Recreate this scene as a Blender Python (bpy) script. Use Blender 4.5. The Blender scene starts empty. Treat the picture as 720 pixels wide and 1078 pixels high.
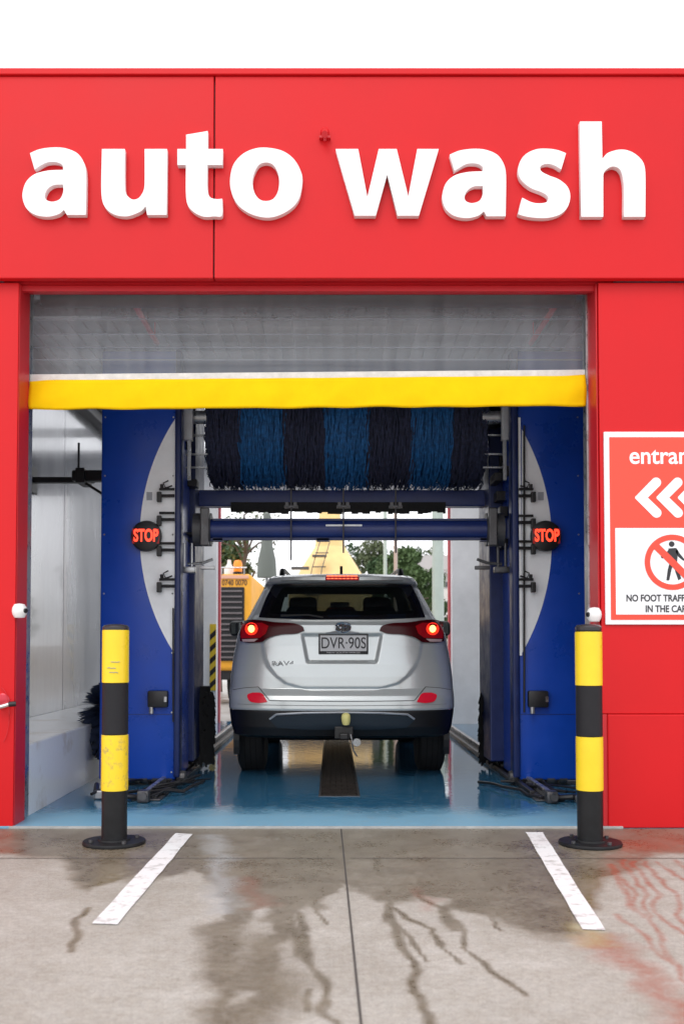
import bpy, bmesh, math, random
import numpy as np
from mathutils import Vector, Matrix
from math import radians, sin, cos, pi, tan, atan
random.seed(7)
SC = bpy.context.scene
COL = SC.collection
# ------------------------------------------------------------ camera, sky, sun, exposure
F, PX0, PY0, TH, CH = 1050.0, 350.0, 643.3, radians(2.0), 1.1
cd = bpy.data.cameras.new("camera"); cam = bpy.data.objects.new("camera", cd); COL.objects.link(cam)
cam.location = (0, 0, CH); cam.rotation_euler = (radians(92.0), 0, 0)
cd.sensor_fit = 'VERTICAL'; cd.sensor_height = 36; cd.sensor_width = 24
cd.lens = F / 1078 * 36
cd.shift_x = (360 - PX0) / 1078; cd.shift_y = (PY0 - 539) / 1078
cd.dof.use_dof = True; cd.dof.focus_distance = 6.9; cd.dof.aperture_fstop = 2.6
cd.clip_end = 1500; SC.camera = cam
w = bpy.data.worlds.new("World"); SC.world = w; w.use_nodes = True
nt = w.node_tree; bg = nt.nodes["Background"]
sky = nt.nodes.new("ShaderNodeTexSky"); sky.sky_type = 'NISHITA'; sky.sun_disc = False
SUN_EL, SUN_AZ = 48, 200      # azimuth clockwise from +Y: behind the camera, a little left
sky.sun_elevation = radians(SUN_EL); sky.sun_rotation = radians(SUN_AZ)
sky.air_density = 1.0; sky.dust_density = 4.0
mx = nt.nodes.new("ShaderNodeMix"); mx.data_type = 'RGBA'; mx.inputs[0].default_value = 0.85
nt.links.new(sky.outputs[0], mx.inputs[6]); mx.inputs[7].default_value = (11.6, 11.6, 11.9, 1)   # white overcast cloud
nt.links.new(mx.outputs[2], bg.inputs[0]); bg.inputs[1].default_value = 0.15
sl = bpy.data.lights.new("sun", 'SUN'); sun = bpy.data.objects.new("sun", sl); COL.objects.link(sun)
sl.energy = 0.7; sl.angle = radians(25); sl.color = (1, .97, .93)
sun.rotation_euler = Vector((sin(radians(SUN_AZ)) * cos(radians(SUN_EL)), cos(radians(SUN_AZ)) * cos(radians(SUN_EL)), sin(radians(SUN_EL)))).to_track_quat('Z', 'Y').to_euler()
SC.view_settings.view_transform = 'Standard'; SC.view_settings.look = 'None'
SC.view_settings.gamma = 1; SC.view_settings.exposure = 0.08; SC.view_settings.use_curve_mapping = False
SC.cycles.max_bounces = 8; SC.cycles.transparent_max_bounces = 16
# ------------------------------------------------------------ measuring the place
FW, UP = Vector((0, cos(TH), sin(TH))), Vector((0, -sin(TH), cos(TH)))
def ray(px, py): return FW + Vector(((px - PX0) / F, 0, 0)) - UP * ((py - PY0) / F)
def P(px, py, d):
    r = ray(px, py); t = d / r.y; return Vector((r.x * t, d, CH + r.z * t))
def G(px, py, z=0.0):
    r = ray(px, py); t = (z - CH) / r.z; return Vector((r.x * t, r.y * t, z))
# ------------------------------------------------------------ materials
MATS = {}
def mat(name, col, rough=.5, metal=0, var=0, vscale=3, bump=0, bscale=60, emit=0, coat=0, rvar=0, dirt=None, stretch=(1,1,1), spec=.5):
    if name in MATS: return MATS[name]
    m = bpy.data.materials.new(name); m.use_nodes = True; MATS[name] = m
    n = m.node_tree.nodes; l = m.node_tree.links; b = n["Principled BSDF"]
    b.inputs["Base Color"].default_value = (*col, 1); b.inputs["Roughness"].default_value = rough
    b.inputs["Metallic"].default_value = metal; b.inputs["Coat Weight"].default_value = coat
    b.inputs["Specular IOR Level"].default_value = spec
    if emit: b.inputs["Emission Color"].default_value = (*col, 1); b.inputs["Emission Strength"].default_value = emit
    if var or bump or rvar or dirt:
        tc = n.new("ShaderNodeTexCoord"); mp = n.new("ShaderNodeMapping"); mp.inputs["Scale"].default_value = stretch
        l.new(tc.outputs["Object"], mp.inputs[0])
    if var or dirt or rvar:
        t = n.new("ShaderNodeTexNoise"); t.inputs["Scale"].default_value = vscale; t.inputs["Detail"].default_value = 8; t.inputs["Roughness"].default_value = .65
        l.new(mp.outputs[0], t.inputs[0])
    if var or dirt:
        x = n.new("ShaderNodeMix"); x.data_type = 'RGBA'
        x.inputs[6].default_value = (*[c * (1 - var) for c in col], 1) if not dirt else (*dirt, 1)
        x.inputs[7].default_value = (*[min(1, c * (1 + var)) for c in col], 1)
        r = n.new("ShaderNodeMapRange"); r.inputs[1].default_value = .3; r.inputs[2].default_value = .7 if not dirt else .48
        l.new(t.outputs[0], r.inputs[0]); l.new(r.outputs[0], x.inputs[0]); l.new(x.outputs[2], b.inputs["Base Color"])
    if rvar:
        r2 = n.new("ShaderNodeMapRange"); r2.inputs[1].default_value = .35; r2.inputs[2].default_value = .65
        r2.inputs[3].default_value = max(.02, rough - rvar); r2.inputs[4].default_value = min(1, rough + rvar)
        l.new(t.outputs[0], r2.inputs[0]); l.new(r2.outputs[0], b.inputs["Roughness"])
    if bump:
        t2 = n.new("ShaderNodeTexNoise"); t2.inputs["Scale"].default_value = bscale; t2.inputs["Detail"].default_value = 5
        l.new(mp.outputs[0], t2.inputs[0]); bp = n.new("ShaderNodeBump"); bp.inputs["Strength"].default_value = bump; bp.inputs["Distance"].default_value = .01
        l.new(t2.outputs[0], bp.inputs["Height"]); l.new(bp.outputs[0], b.inputs["Normal"])
    return m
RED = mat("red_cladding", (.60, .007, .011), .42, spec=.28, var=.05, vscale=.8, bump=.06, bscale=1.5, rvar=.06)
RED2 = mat("red_trim", (.55, .010, .018), .4, var=.06, vscale=3)
WHITE = mat("white_letter", (.86, .87, .88), .35)
WPLAS = mat("white_plastic", (.8, .8, .8), .4, var=.04)
BLUE = mat("blue_cover", (.004, .058, .42), .32, var=.10, vscale=2.5, bump=.05, bscale=2, rvar=.08)
DBLUE = mat("dark_blue_steel", (.008, .02, .10), .4, var=.2, vscale=8, rvar=.1)
DECAL = mat("pale_grey_decal", (.86, .89, .92), .35, var=.08, vscale=4)
BLACK = mat("black_plastic", (.012, .012, .014), .45, var=.3, vscale=12)
RUB = mat("rubber", (.007, .007, .0075), .75, bump=.3, bscale=80)
STEEL = mat("galvanised_steel", (.42, .43, .44), .35, .8, var=.25, vscale=14, rvar=.15)
DSTEEL = mat("dirty_steel", (.10, .10, .105), .45, .6, var=.4, vscale=18, rvar=.2)
INW = mat("inner_wall_panel", (.40, .405, .42), .2, .5, var=.22, vscale=1.2, rvar=.06, stretch=(1, 1, .25), bump=.05, bscale=2.5, coat=.3)
INW2 = mat("pale_wall", (.80, .81, .83), .45, var=.10, vscale=2)
CEIL = mat("ceiling_metal", (.50, .50, .52), .5, var=.15, vscale=2)
# ------------------------------------------------------------ mesh helpers
def tag(o, label=None, cat=None, group=None, kind=None):
    if label: o["label"] = label
    if cat: o["category"] = cat
    if group: o["group"] = group
    if kind: o["kind"] = kind
    return o
def empty(name, loc, label, cat, group=None, rz=0):
    o = bpy.data.objects.new(name, None); COL.objects.link(o); o.location = loc; o.rotation_euler.z = rz
    o.empty_display_size = .1
    return tag(o, label, cat, group)
class MB:
    """collects shapes in world coordinates (or parent's local ones when parent is given)"""
    def __init__(s): s.bm = bmesh.new()
    def box(s, x0, x1, y0, y1, z0, z1, bev=0, seg=2, rot=None, piv=None):
        r = bmesh.ops.create_cube(s.bm, size=1); v = r["verts"]
        c = Vector(((x0+x1)/2, (y0+y1)/2, (z0+z1)/2)); sz = (abs(x1-x0), abs(y1-y0), abs(z1-z0))
        for q in v: q.co = Vector((q.co.x*sz[0], q.co.y*sz[1], q.co.z*sz[2])) + c
        if bev:
            e = list({ed for q in v for ed in q.link_edges}); bb = min(bev, min(sz)*.45)
            r2 = bmesh.ops.bevel(s.bm, geom=e, offset=bb, segments=seg, affect='EDGES', profile=.5)
            v = list({q for f in r2["faces"] for q in f.verts} | {q for q in v if q.is_valid})
        if rot is not None:
            pv = Vector(piv) if piv is not None else c
            for q in v: q.co = rot @ (q.co - pv) + pv
        return s
    def cyl(s, a, b, r, r2=None, n=20, cap=True):
        a, b = Vector(a), Vector(b); ax = b - a; L = ax.length
        if L < 1e-6: return s
        q = ax.to_track_quat('Z', 'Y').to_matrix(); r2 = r if r2 is None else r2
        A = [s.bm.verts.new(a + q @ Vector((r*cos(2*pi*i/n), r*sin(2*pi*i/n), 0))) for i in range(n)]
        B = [s.bm.verts.new(b + q @ Vector((r2*cos(2*pi*i/n), r2*sin(2*pi*i/n), 0))) for i in range(n)]
        for i in range(n): s.bm.faces.new((A[i], A[(i+1) % n], B[(i+1) % n], B[i]))
        if cap: s.bm.faces.new(A[::-1]); s.bm.faces.new(B)
        return s
    def tube(s, pts, r, n=8):
        pts = [Vector(p) for p in pts]; rings = []
        for i, p in enumerate(pts):
            d = (pts[min(i+1, len(pts)-1)] - pts[max(i-1, 0)]).normalized(); q = d.to_track_quat('Z', 'Y').to_matrix()
            rr = r[i] if isinstance(r, (list, tuple)) else r
            rings.append([s.bm.verts.new(p + q @ Vector((rr*cos(2*pi*k/n), rr*sin(2*pi*k/n), 0))) for k in range(n)])
        for A, B in zip(rings, rings[1:]):
            for k in range(n): s.bm.faces.new((A[k], A[(k+1) % n], B[(k+1) % n], B[k]))
        s.bm.faces.new(rings[0][::-1]); s.bm.faces.new(rings[-1]); return s
    def lathe(s, prof, c=(0,0,0), n=40, axis='Z'):
        c = Vector(c); rings = []
        for r, z in prof:
            ring = []
            for i in range(n):
                a = 2*pi*i/n
                v = Vector((r*cos(a), r*sin(a), z))
                if axis == 'Y': v = Vector((v.x, v.z, v.y))
                if axis == 'X': v = Vector((v.z, v.x, v.y))
                ring.append(s.bm.verts.new(c + v))
            rings.append(ring)
        for A, B in zip(rings, rings[1:]):
            for i in range(n): s.bm.faces.new((A[i], A[(i+1) % n], B[(i+1) % n], B[i]))
        s.bm.faces.new(rings[0][::-1]); s.bm.faces.new(rings[-1]); return s
    def prism(s, pts, vec):
        vec = Vector(vec); A = [s.bm.verts.new(Vector(p)) for p in pts]; B = [s.bm.verts.new(Vector(p)+vec) for p in pts]
        n = len(A); s.bm.faces.new(A); s.bm.faces.new(B[::-1])
        for i in range(n): s.bm.faces.new((A[i], B[i], B[(i+1) % n], A[(i+1) % n]))
        return s
    def quad(s, *p):
        s.bm.faces.new([s.bm.verts.new(Vector(q)) for q in p]); return s
    def build(s, name, m, parent=None, smooth=False, org=None, ang=40):
        bmesh.ops.remove_doubles(s.bm, verts=s.bm.verts, dist=1e-6)
        bmesh.ops.recalc_face_normals(s.bm, faces=s.bm.faces)
        off = Vector(parent_world(parent)) if parent else Vector(org if org is not None else (0, 0, 0))
        for v in s.bm.verts: v.co -= off
        me = bpy.data.meshes.new(name); s.bm.to_mesh(me); s.bm.free()
        o = bpy.data.objects.new(name, me); COL.objects.link(o)
        if parent: o.parent = parent
        else: o.location = off
        if m: me.materials.append(m)
        if smooth:
            me.shade_smooth()
            if ang: me.set_sharp_from_angle(angle=radians(ang))
        return o
def parent_world(p):
    v = Vector((0, 0, 0))
    while p: v += p.location; p = p.parent
    return v
def text(name, body, size, m, loc, parent=None, bold=0.0, ext=.001, align='CENTER', sx=1.0, shear=0.0, rot=None):
    cu = bpy.data.curves.new("t", 'FONT'); cu.body = body; cu.size = size; cu.extrude = ext; cu.offset = bold; cu.align_x = align; cu.align_y = 'CENTER'; cu.shear = shear
    to = bpy.data.objects.new("t", cu); COL.objects.link(to)
    dg = bpy.context.evaluated_depsgraph_get(); me = bpy.data.meshes.new_from_object(to.evaluated_get(dg))
    bpy.data.objects.remove(to)
    me.transform(Matrix.Diagonal((sx, 1, 1, 1))); me.transform(rot or Matrix.Rotation(radians(90), 4, 'X'))
    me.transform(Matrix.Translation(Vector(loc) - parent_world(parent)))
    o = bpy.data.objects.new(name, me); COL.objects.link(o); o.parent = parent
    me.materials.clear(); me.materials.append(m); return o
def copy_tree(o, parent=None):
    c = o.copy(); COL.objects.link(c); c.parent = parent
    for ch in [k for k in SC.objects if k.parent == o]: copy_tree(ch, c)
    return c
# ------------------------------------------------------------ key distances
D0 = 6.02                     # fascia front
DP = 6.08                     # pillar front
DI = 6.30                     # inner side of the front wall (roller door plane)
DG_ = 7.8                     # gantry front
DX = 14.0                     # inner side of the exit wall
XF = P(26, 600, DI).x          # face of the concrete ledge along the left wall
XL, XR = -2.67, 2.75  # inner side walls
# ------------------------------------------------------------ ground
def sheet(name, x0, x1, y0, y1, z, m, kind='structure', nx=1, ny=1):
    b = MB()
    for i in range(nx):
        for j in range(ny):
            xa, xb = x0+(x1-x0)*i/nx, x0+(x1-x0)*(i+1)/nx; ya, yb = y0+(y1-y0)*j/ny, y0+(y1-y0)*(j+1)/ny
            b.quad((xa, ya, z), (xb, ya, z), (xb, yb, z), (xa, yb, z))
    o = b.build(name, m); tag(o, kind=kind); return o
ASPH = mat("asphalt", (.30, .29, .28), .8, var=.15, vscale=1.5, bump=.3, bscale=90)
sheet("ground", -300, 300, -300, 300, -.06, ASPH)

# concrete apron: one dense sheet, its damp and rust stains stored where they lie
def seg_dist(X, Y, a, b):
    ax, ay, bx, by = a[0], a[1], b[0], b[1]; dx, dy = bx-ax, by-ay; L = dx*dx+dy*dy+1e-9
    t = np.clip(((X-ax)*dx+(Y-ay)*dy)/L, 0, 1); return np.hypot(X-ax-t*dx, Y-ay-t*dy)
rng = np.random.RandomState(3)
def vnoise(X, Y, s, seed):
    r = np.random.RandomState(seed); g = r.rand(128, 128)
    x, y = X*s+50.3, Y*s+50.7; xi, yi = np.floor(x).astype(int), np.floor(y).astype(int); fx, fy = x-xi, y-yi
    fx, fy = fx*fx*(3-2*fx), fy*fy*(3-2*fy)
    q = lambda i, j: g[i % 128, j % 128]
    return (q(xi, yi)*(1-fx)+q(xi+1, yi)*fx)*(1-fy)+(q(xi, yi+1)*(1-fx)+q(xi+1, yi+1)*fx)*fy
def fbm(X, Y, s, seed): return sum(vnoise(X, Y, s*2**k, seed+k)*.5**k for k in range(5))/1.94
AX0, AX1, AY0, AY1 = -2.6, 3.0, 2.6, D0+.03
NX, NY = 470, 290
gx = np.linspace(AX0, AX1, NX); gy = np.linspace(AY0, AY1, NY); X, Y = np.meshgrid(gx, gy)
WXn = X + (fbm(X, Y, 6, 11)-.5)*.16 + (fbm(X, Y, 25, 19)-.5)*.04; WYn = Y + (fbm(X, Y, 6, 31)-.5)*.2 + (fbm(X, Y, 25, 39)-.5)*.04
WNZ = .45+1.1*fbm(X, Y, 7, 83)
def gp(l): return [G(a, b) for a, b in l]
def L(pts, ox, k=2.0): return [(ox + a/k, 860 + b/k) for a, b in pts]
def streak(pts, wd, soft=.5, WX=None, WY=None):
    WX = WXn if WX is None else WX; WY = WYn if WY is None else WY
    pts = gp(pts); m = np.zeros_like(X)
    n = len(pts)-1
    for i in range(n):
        d = seg_dist(WX, WY, pts[i], pts[i+1]); wl = wd*(1-.4*i/max(1, n))*WNZ
        m = np.maximum(m, np.clip((wl-d)/(wl*soft)+.5, 0, 1))
    return m
FX = X + (fbm(X, Y, 5, 51)-.5)*.09; FY = Y + (fbm(X, Y, 5, 61)-.5)*.06
# lower edge of the damp zone along the building, as photographed (px, py)
ex = [-60, 0, 60, 95, 130, 170, 200, 228, 240, 300, 345, 365, 400, 440, 470, 520, 560, 600, 640, 700, 780]
ey = [905, 900, 905, 940, 925, 925, 915, 940, 1000, 985, 950, 930, 950, 945, 950, 972, 985, 985, 930, 900, 900]
ex_w = [G(a, b).x for a, b in zip(ex, ey)]; ey_w = [G(a, b).y for a, b in zip(ex, ey)]
edge = np.interp(WXn, ex_w, ey_w)
damp = np.clip((WYn-edge)/.14+.4, 0, 1)*(.62+.5*fbm(X, Y, 4, 71))
trunk = np.maximum.reduce([streak(L([(480, 230), (490, 330), (500, 460)], 0), .09, 1.2), streak(L([(560, 330), (545, 380), (540, 470)], 0), .13, 1.2), streak(L([(560, 180), (590, 220), (575, 330)], 0), .10, .8)])
damp = np.maximum(damp, trunk*.85)
for isl, r in (((540, 235), .055), ((548, 205), .035), ((625, 300), .075), ((630, 260), .05), ((645, 200), .05), ((520, 380), .03)):
    c = G(isl[0]/2, 860+isl[1]/2); damp *= np.clip((np.hypot(WXn-c.x, (WYn-c.y)*.45)-r)/.03+.5, 0, 1)*.75+.25
drips = [([(95, 170), (120, 250), (150, 320), (165, 380), (205, 440), (230, 470)], 360, .024), ([(110, 190), (190, 235), (215, 270), (255, 308)], 360, .014),
 ([(112, 225), (150, 255), (180, 300)], 360, .012), ([(130, 150), (200, 190), (250, 240), (265, 275), (320, 320), (350, 355), (385, 375)], 360, .016),
 ([(290, 190), (330, 240)], 360, .011), ([(330, 185), (365, 215)], 360, .010), ([(270, 150), (310, 190)], 360, .014), ([(620, 180), (650, 290), (680, 350), (690, 400), (720, 450)], 0, .022),
 ([(655, 165), (670, 190), (682, 225)], 0, .012), ([(640, 360), (662, 405)], 0, .014), ([(185, 190), (160, 230), (150, 285)], 0, .018), ([(60, 60), (100, 180), (95, 220)], 360, .03), ([(210, 190), (235, 240)], 360, .02),
 ([(595, 200), (640, 290)], 0, .03)]
for p, ox, wd in drips: damp = np.maximum(damp, streak(L(p, ox), wd*.95, 1.1, FX, FY)*(.65+.5*fbm(X, Y, 9, 91)))
rust = np.zeros_like(X)
reds = [([(590, 90), (640, 180), (690, 290), (720, 340)], .010), ([(615, 95), (655, 160), (668, 200), (718, 245), (760, 270)], .011), ([(640, 95), (690, 160), (715, 210), (745, 260)], .010),
 ([(665, 95), (718, 135), (760, 170)], .009), ([(570, 110), (585, 160), (640, 210)], .014), ([(580, 205), (650, 260), (718, 340), (770, 380)], .009), ([(560, 100), (600, 150), (625, 200)], .013), ([(700, 90), (760, 130)], .010)]
for p, wd in reds: rust = np.maximum(rust, streak(L(p, 360), wd*1.2, 1.6, FX, FY)*(.25+.75*fbm(X, Y, 9, 95)))
rust = np.maximum(rust, streak(L([(545, 255), (620, 320), (690, 390), (730, 450)], 360), .075, 1.6)*.6)
rust = np.maximum(rust, streak(L([(560, 60), (620, 60), (720, 55), (800, 60)], 360), .15, 1.9)*.42)
rust = np.maximum(rust, streak(L([(510, 130), (545, 190)], 0), .05, 1.8)*.30)
rust = np.maximum(rust, streak(L([(150, 150), (190, 190)], 360), .03, 1.8)*.25)
yel = streak(L([(500, 235), (535, 265)], 360), .05, 1.8)*.28
sm = np.maximum.reduce([streak(L([(450, 40), (465, 200)], 0), .05, 1.8)*.7, streak(L([(255, 430), (150, 300), (130, 436)], 0), .01, 1.8)*0])
seam = np.zeros_like(X)
a, b2 = G(359, 872), G(380, 1078); b2 = b2 + (b2-a)*.5
dd = seg_dist(X, Y, a, b2)
def build_apron():
    me = bpy.data.meshes.new("concrete_apron")
    co = np.stack([X.ravel(), Y.ravel(), np.zeros(X.size)], 1)
    i = np.arange((NY-1)*(NX-1)); r, c = i//(NX-1), i % (NX-1); v = r*NX+c
    fc = np.stack([v, v+1, v+1+NX, v+NX], 1)
    me.vertices.add(len(co)); me.vertices.foreach_set("co", co.ravel())
    me.loops.add(fc.size); me.loops.foreach_set("vertex_index", fc.ravel().astype(np.int32))
    me.polygons.add(len(fc)); me.polygons.foreach_set("loop_start", np.arange(0, fc.size, 4, dtype=np.int32))
    me.update(calc_edges=True)
    at = me.color_attributes.new("stain", 'FLOAT_COLOR', 'POINT')
    at.data.foreach_set("color", np.stack([damp.ravel(), rust.ravel(), yel.ravel(), sm.ravel()], 1).ravel().astype(np.float32))
    m = bpy.data.materials.new("stained_concrete"); m.use_nodes = True; n = m.node_tree.nodes; l = m.node_tree.links; b = n["Principled BSDF"]
    tc = n.new("ShaderNodeTexCoord")
    def noise(s, d=8, r=.6):
        t = n.new("ShaderNodeTexNoise"); t.inputs["Scale"].default_value = s; t.inputs["Detail"].default_value = d; t.inputs["Roughness"].default_value = r; l.new(tc.outputs["Object"], t.inputs[0]); return t
    def mix(fac, A, B, k='MIX'):
        x = n.new("ShaderNodeMix"); x.data_type = 'RGBA'; x.blend_type = k
        for s_, v_ in ((0, fac), (6, A), (7, B)):
            if hasattr(v_, "links") or hasattr(v_, "is_linked"): l.new(v_, x.inputs[s_])
            elif isinstance(v_, (int, float)): x.inputs[s_].default_value = v_
            else: x.inputs[s_].default_value = (*v_, 1)
        return x.outputs[2]
    def rmap(s, a, b_, c=0, d=1):
        r = n.new("ShaderNodeMapRange"); l.new(s, r.inputs[0])
        for k, v_ in zip((1, 2, 3, 4), (a, b_, c, d)): r.inputs[k].default_value = v_
        return r.outputs[0]
    ca = n.new("ShaderNodeVertexColor"); ca.layer_name = "stain"; sp = n.new("ShaderNodeSeparateColor"); l.new(ca.outputs[0], sp.inputs[0])
    base = mix(rmap(noise(1.6).outputs[0], .3, .7), (.35, .335, .30), (.50, .49, .455))
    base = mix(rmap(noise(9, 10, .75).outputs[0], .42, .62), mix(.45, base, (.31, .285, .235)), base)
    fine = rmap(noise(150, 4, .8).outputs[0], .35, .65, .74, 1.16)
    base = mix(1.0, base, fine, 'MULTIPLY')
    base = mix(1.0, base, rmap(noise(38, 6, .8).outputs[0], .38, .62, .84, 1.10), 'MULTIPLY')
    vor = n.new("ShaderNodeTexVoronoi"); vor.inputs["Scale"].default_value = 5.5; l.new(tc.outputs["Object"], vor.inputs[0])
    base = mix(rmap(vor.outputs["Distance"], .02, .035, .75, 0), base, (.10, .09, .08))
    dampc = mix(rmap(noise(5, 8, .7).outputs[0], .35, .65), (.115, .088, .052), (.20, .168, .118))
    dn = noise(30, 6, .7); ml = n.new("ShaderNodeMath"); ml.operation = 'MULTIPLY'; l.new(sp.outputs[0], ml.inputs[0]); l.new(rmap(dn.outputs[0], .3, .6, .7, 1.1), ml.inputs[1]); ml.use_clamp = True
    c = mix(ml.outputs[0], base, mix(1.0, dampc, fine, 'MULTIPLY'))
    rn = noise(26, 6, .7); ml2 = n.new("ShaderNodeMath"); ml2.operation = 'MULTIPLY'; l.new(sp.outputs[1], ml2.inputs[0]); l.new(rmap(rn.outputs[0], .3, .6, .45, 1.15), ml2.inputs[1]); ml2.use_clamp = True
    c = mix(ml2.outputs[0], c, (.30, .085, .05))
    c = mix(sp.outputs[2], c, (.42, .34, .05))
    c = mix(ca.outputs[1], c, (.36, .37, .37))
    l.new(c, b.inputs["Base Color"])
    rr = n.new("ShaderNodeMath"); rr.operation = 'MULTIPLY_ADD'; l.new(ml.outputs[0], rr.inputs[0]); rr.inputs[1].default_value = -.52; rr.inputs[2].default_value = .78
    l.new(rr.outputs[0], b.inputs["Roughness"])
    bp = n.new("ShaderNodeBump"); bp.inputs["Strength"].default_value = .25; bp.inputs["Distance"].default_value = .004; l.new(noise(120, 5, .7).outputs[0], bp.inputs["Height"]); l.new(bp.outputs[0], b.inputs["Normal"])
    me.materials.append(m); o = bpy.data.objects.new("concrete_apron", me); COL.objects.link(o); tag(o, kind='structure')
    MATS["conc"] = m
    return o
build_apron()
CONC = mat("plain_concrete", (.44, .42, .38), .75, var=.15, vscale=2, bump=.2, bscale=100)
# the rest of the apron around it
b = MB(); b.quad((-40, -30, -.004), (40, -30, -.004), (40, AY0+.02, -.004), (-40, AY0+.02, -.004))
b.quad((-40, AY0+.02, -.004), (AX0, AY0+.02, -.004), (AX0, AY1, -.004), (-40, AY1, -.004)); b.quad((AX1, AY0+.02, -.004), (40, AY0+.02, -.004), (40, AY1, -.004), (AX1, AY1, -.004))
tag(b.build("forecourt", CONC), kind='structure')
JOINT = mat("joint_filler", (.07, .065, .06), .8)
p0, p1 = G(359, 873), G(380, 1078); p1 = p1+(p1-p0)*.3
b = MB(); hw = .004
b.quad((p0.x-hw, p0.y, .003), (p0.x+hw, p0.y, .003), (p1.x+hw, p1.y, .003), (p1.x-hw, p1.y, .003))
y_ = G(360, 904).y
b.quad((-2.6, y_-.004, .0035), (p0.x-.04, y_-.004, .0035), (p0.x-.04, y_+.004, .0035), (-2.6, y_+.004, .0035))
b.quad((p0.x+.04, y_-.004, .0035), (3, y_-.004, .0035), (3, y_+.004, .0035), (p0.x+.04, y_+.004, .0035))
tag(b.build("ground_joint", JOINT), kind='structure')
# blue painted wash bay floor
def bayfloor():
    m = mat("blue_floor_paint", (.10, .27, .45), .2)
    n = m.node_tree.nodes; l = m.node_tree.links; b = n["Principled BSDF"]
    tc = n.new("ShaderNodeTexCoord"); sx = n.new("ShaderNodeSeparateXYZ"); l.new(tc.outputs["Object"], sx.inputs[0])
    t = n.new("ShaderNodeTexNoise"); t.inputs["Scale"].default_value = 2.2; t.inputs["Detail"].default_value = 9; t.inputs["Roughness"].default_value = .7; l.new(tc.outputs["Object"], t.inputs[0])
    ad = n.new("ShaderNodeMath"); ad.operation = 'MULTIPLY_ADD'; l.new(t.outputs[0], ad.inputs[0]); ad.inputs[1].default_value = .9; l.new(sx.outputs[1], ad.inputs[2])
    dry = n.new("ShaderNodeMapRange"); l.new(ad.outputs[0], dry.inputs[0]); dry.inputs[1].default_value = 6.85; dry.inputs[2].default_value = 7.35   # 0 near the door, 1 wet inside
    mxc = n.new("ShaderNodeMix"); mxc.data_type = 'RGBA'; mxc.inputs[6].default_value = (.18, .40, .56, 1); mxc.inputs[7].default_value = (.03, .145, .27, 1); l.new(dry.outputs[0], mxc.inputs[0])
    w2 = n.new("ShaderNodeTexNoise"); w2.inputs["Scale"].default_value = 14; w2.inputs["Detail"].default_value = 8; w2.inputs["Roughness"].default_value = .75; l.new(tc.outputs["Object"], w2.inputs[0])
    r3 = n.new("ShaderNodeMapRange"); r3.inputs[1].default_value = .52; r3.inputs[2].default_value = .72; r3.inputs[4].default_value = .7; l.new(w2.outputs[0], r3.inputs[0])
    mx2 = n.new("ShaderNodeMix"); mx2.data_type = 'RGBA'; l.new(r3.outputs[0], mx2.inputs[0]); l.new(mxc.outputs[2], mx2.inputs[6]); mx2.inputs[7].default_value = (.26, .36, .42, 1)
    l.new(mx2.outputs[2], b.inputs["Base Color"])
    rr = n.new("ShaderNodeMapRange"); l.new(dry.outputs[0], rr.inputs[0]); rr.inputs[3].default_value = .40; rr.inputs[4].default_value = .07; l.new(rr.outputs[0], b.inputs["Roughness"])
    t4 = n.new("ShaderNodeTexNoise"); t4.inputs["Scale"].default_value = 11; t4.inputs["Detail"].default_value = 4; l.new(tc.outputs["Object"], t4.inputs[0])
    bp = n.new("ShaderNodeBump"); bp.inputs["Strength"].default_value = .3; bp.inputs["Distance"].default_value = .004; l.new(t4.outputs[0], bp.inputs["Height"]); l.new(bp.outputs[0], b.inputs["Normal"])
    y0 = D0+.055
    b = MB(); gl, gr, ge = -.10, .20, G(350, 840).y
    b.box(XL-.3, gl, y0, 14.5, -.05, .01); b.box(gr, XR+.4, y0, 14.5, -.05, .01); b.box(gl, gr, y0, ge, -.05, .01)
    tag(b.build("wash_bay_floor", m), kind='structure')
bayfloor()
b = MB(); b.box(-1.95, 1.75, D0+.03, D0+.053, -.03, .012, .003)
tag(b.build("threshold_strip", mat("threshold_concrete", (.36, .37, .37), .6, var=.2, vscale=8)), kind='structure')
# drain trench grate
ge = G(350, 840).y
t = empty("drain_grate", (.05, ge, 0), "long black steel drain grate running down the middle of the blue floor under the car", "drain")
b = MB(); b.box(-.10, -.085, ge, 14.2, -.04, .014); b.box(.185, .20, ge, 14.2, -.04, .014); b.box(-.085, .185, ge, ge+.02, -.04, .014)
b.build("grate_frame", DSTEEL, t)
b = MB()
k = ge+.03
while k < 14.2:
    b.box(-.085, .185, k, k+.03, -.03, .010); k += .075
for xx in np.linspace(-.06, .16, 6): b.box(xx-.006, xx+.006, ge+.02, 14.2, -.025, .006)
b.build("grate_bars", mat("rusty_bars", (.028, .022, .018), .45, .4, var=.5, vscale=9), t)
b = MB(); b.box(-.085, .185, ge+.02, 14.2, -.055, -.045); b.build("trench_bottom", BLACK, t)
# white lane lines
LP = mat("white_road_paint", (.74, .75, .76), .6, var=.08, vscale=14, dirt=(.36, .35, .33), bump=.2, bscale=120)
def line(pts, label):
    g = [G(x, y, .004) for x, y in pts]; b = MB(); n = 14
    L_ = [g[0].lerp(g[3], i/n) for i in range(n+1)]; R_ = [g[1].lerp(g[2], i/n) for i in range(n+1)]
    for i in range(n+1):
        if 0 < i < n: L_[i].x += random.uniform(-.003, .003); R_[i].x += random.uniform(-.003, .003)
    for i in range(n): b.quad(L_[i], R_[i], R_[i+1], L_[i+1])
    tag(b.build("lane_line", LP), kind='structure')
line([(97, 972), (124, 973), (203, 878), (185, 877)], "")
line([(613, 978), (637, 979), (571, 876), (553, 876)], "")

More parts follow.
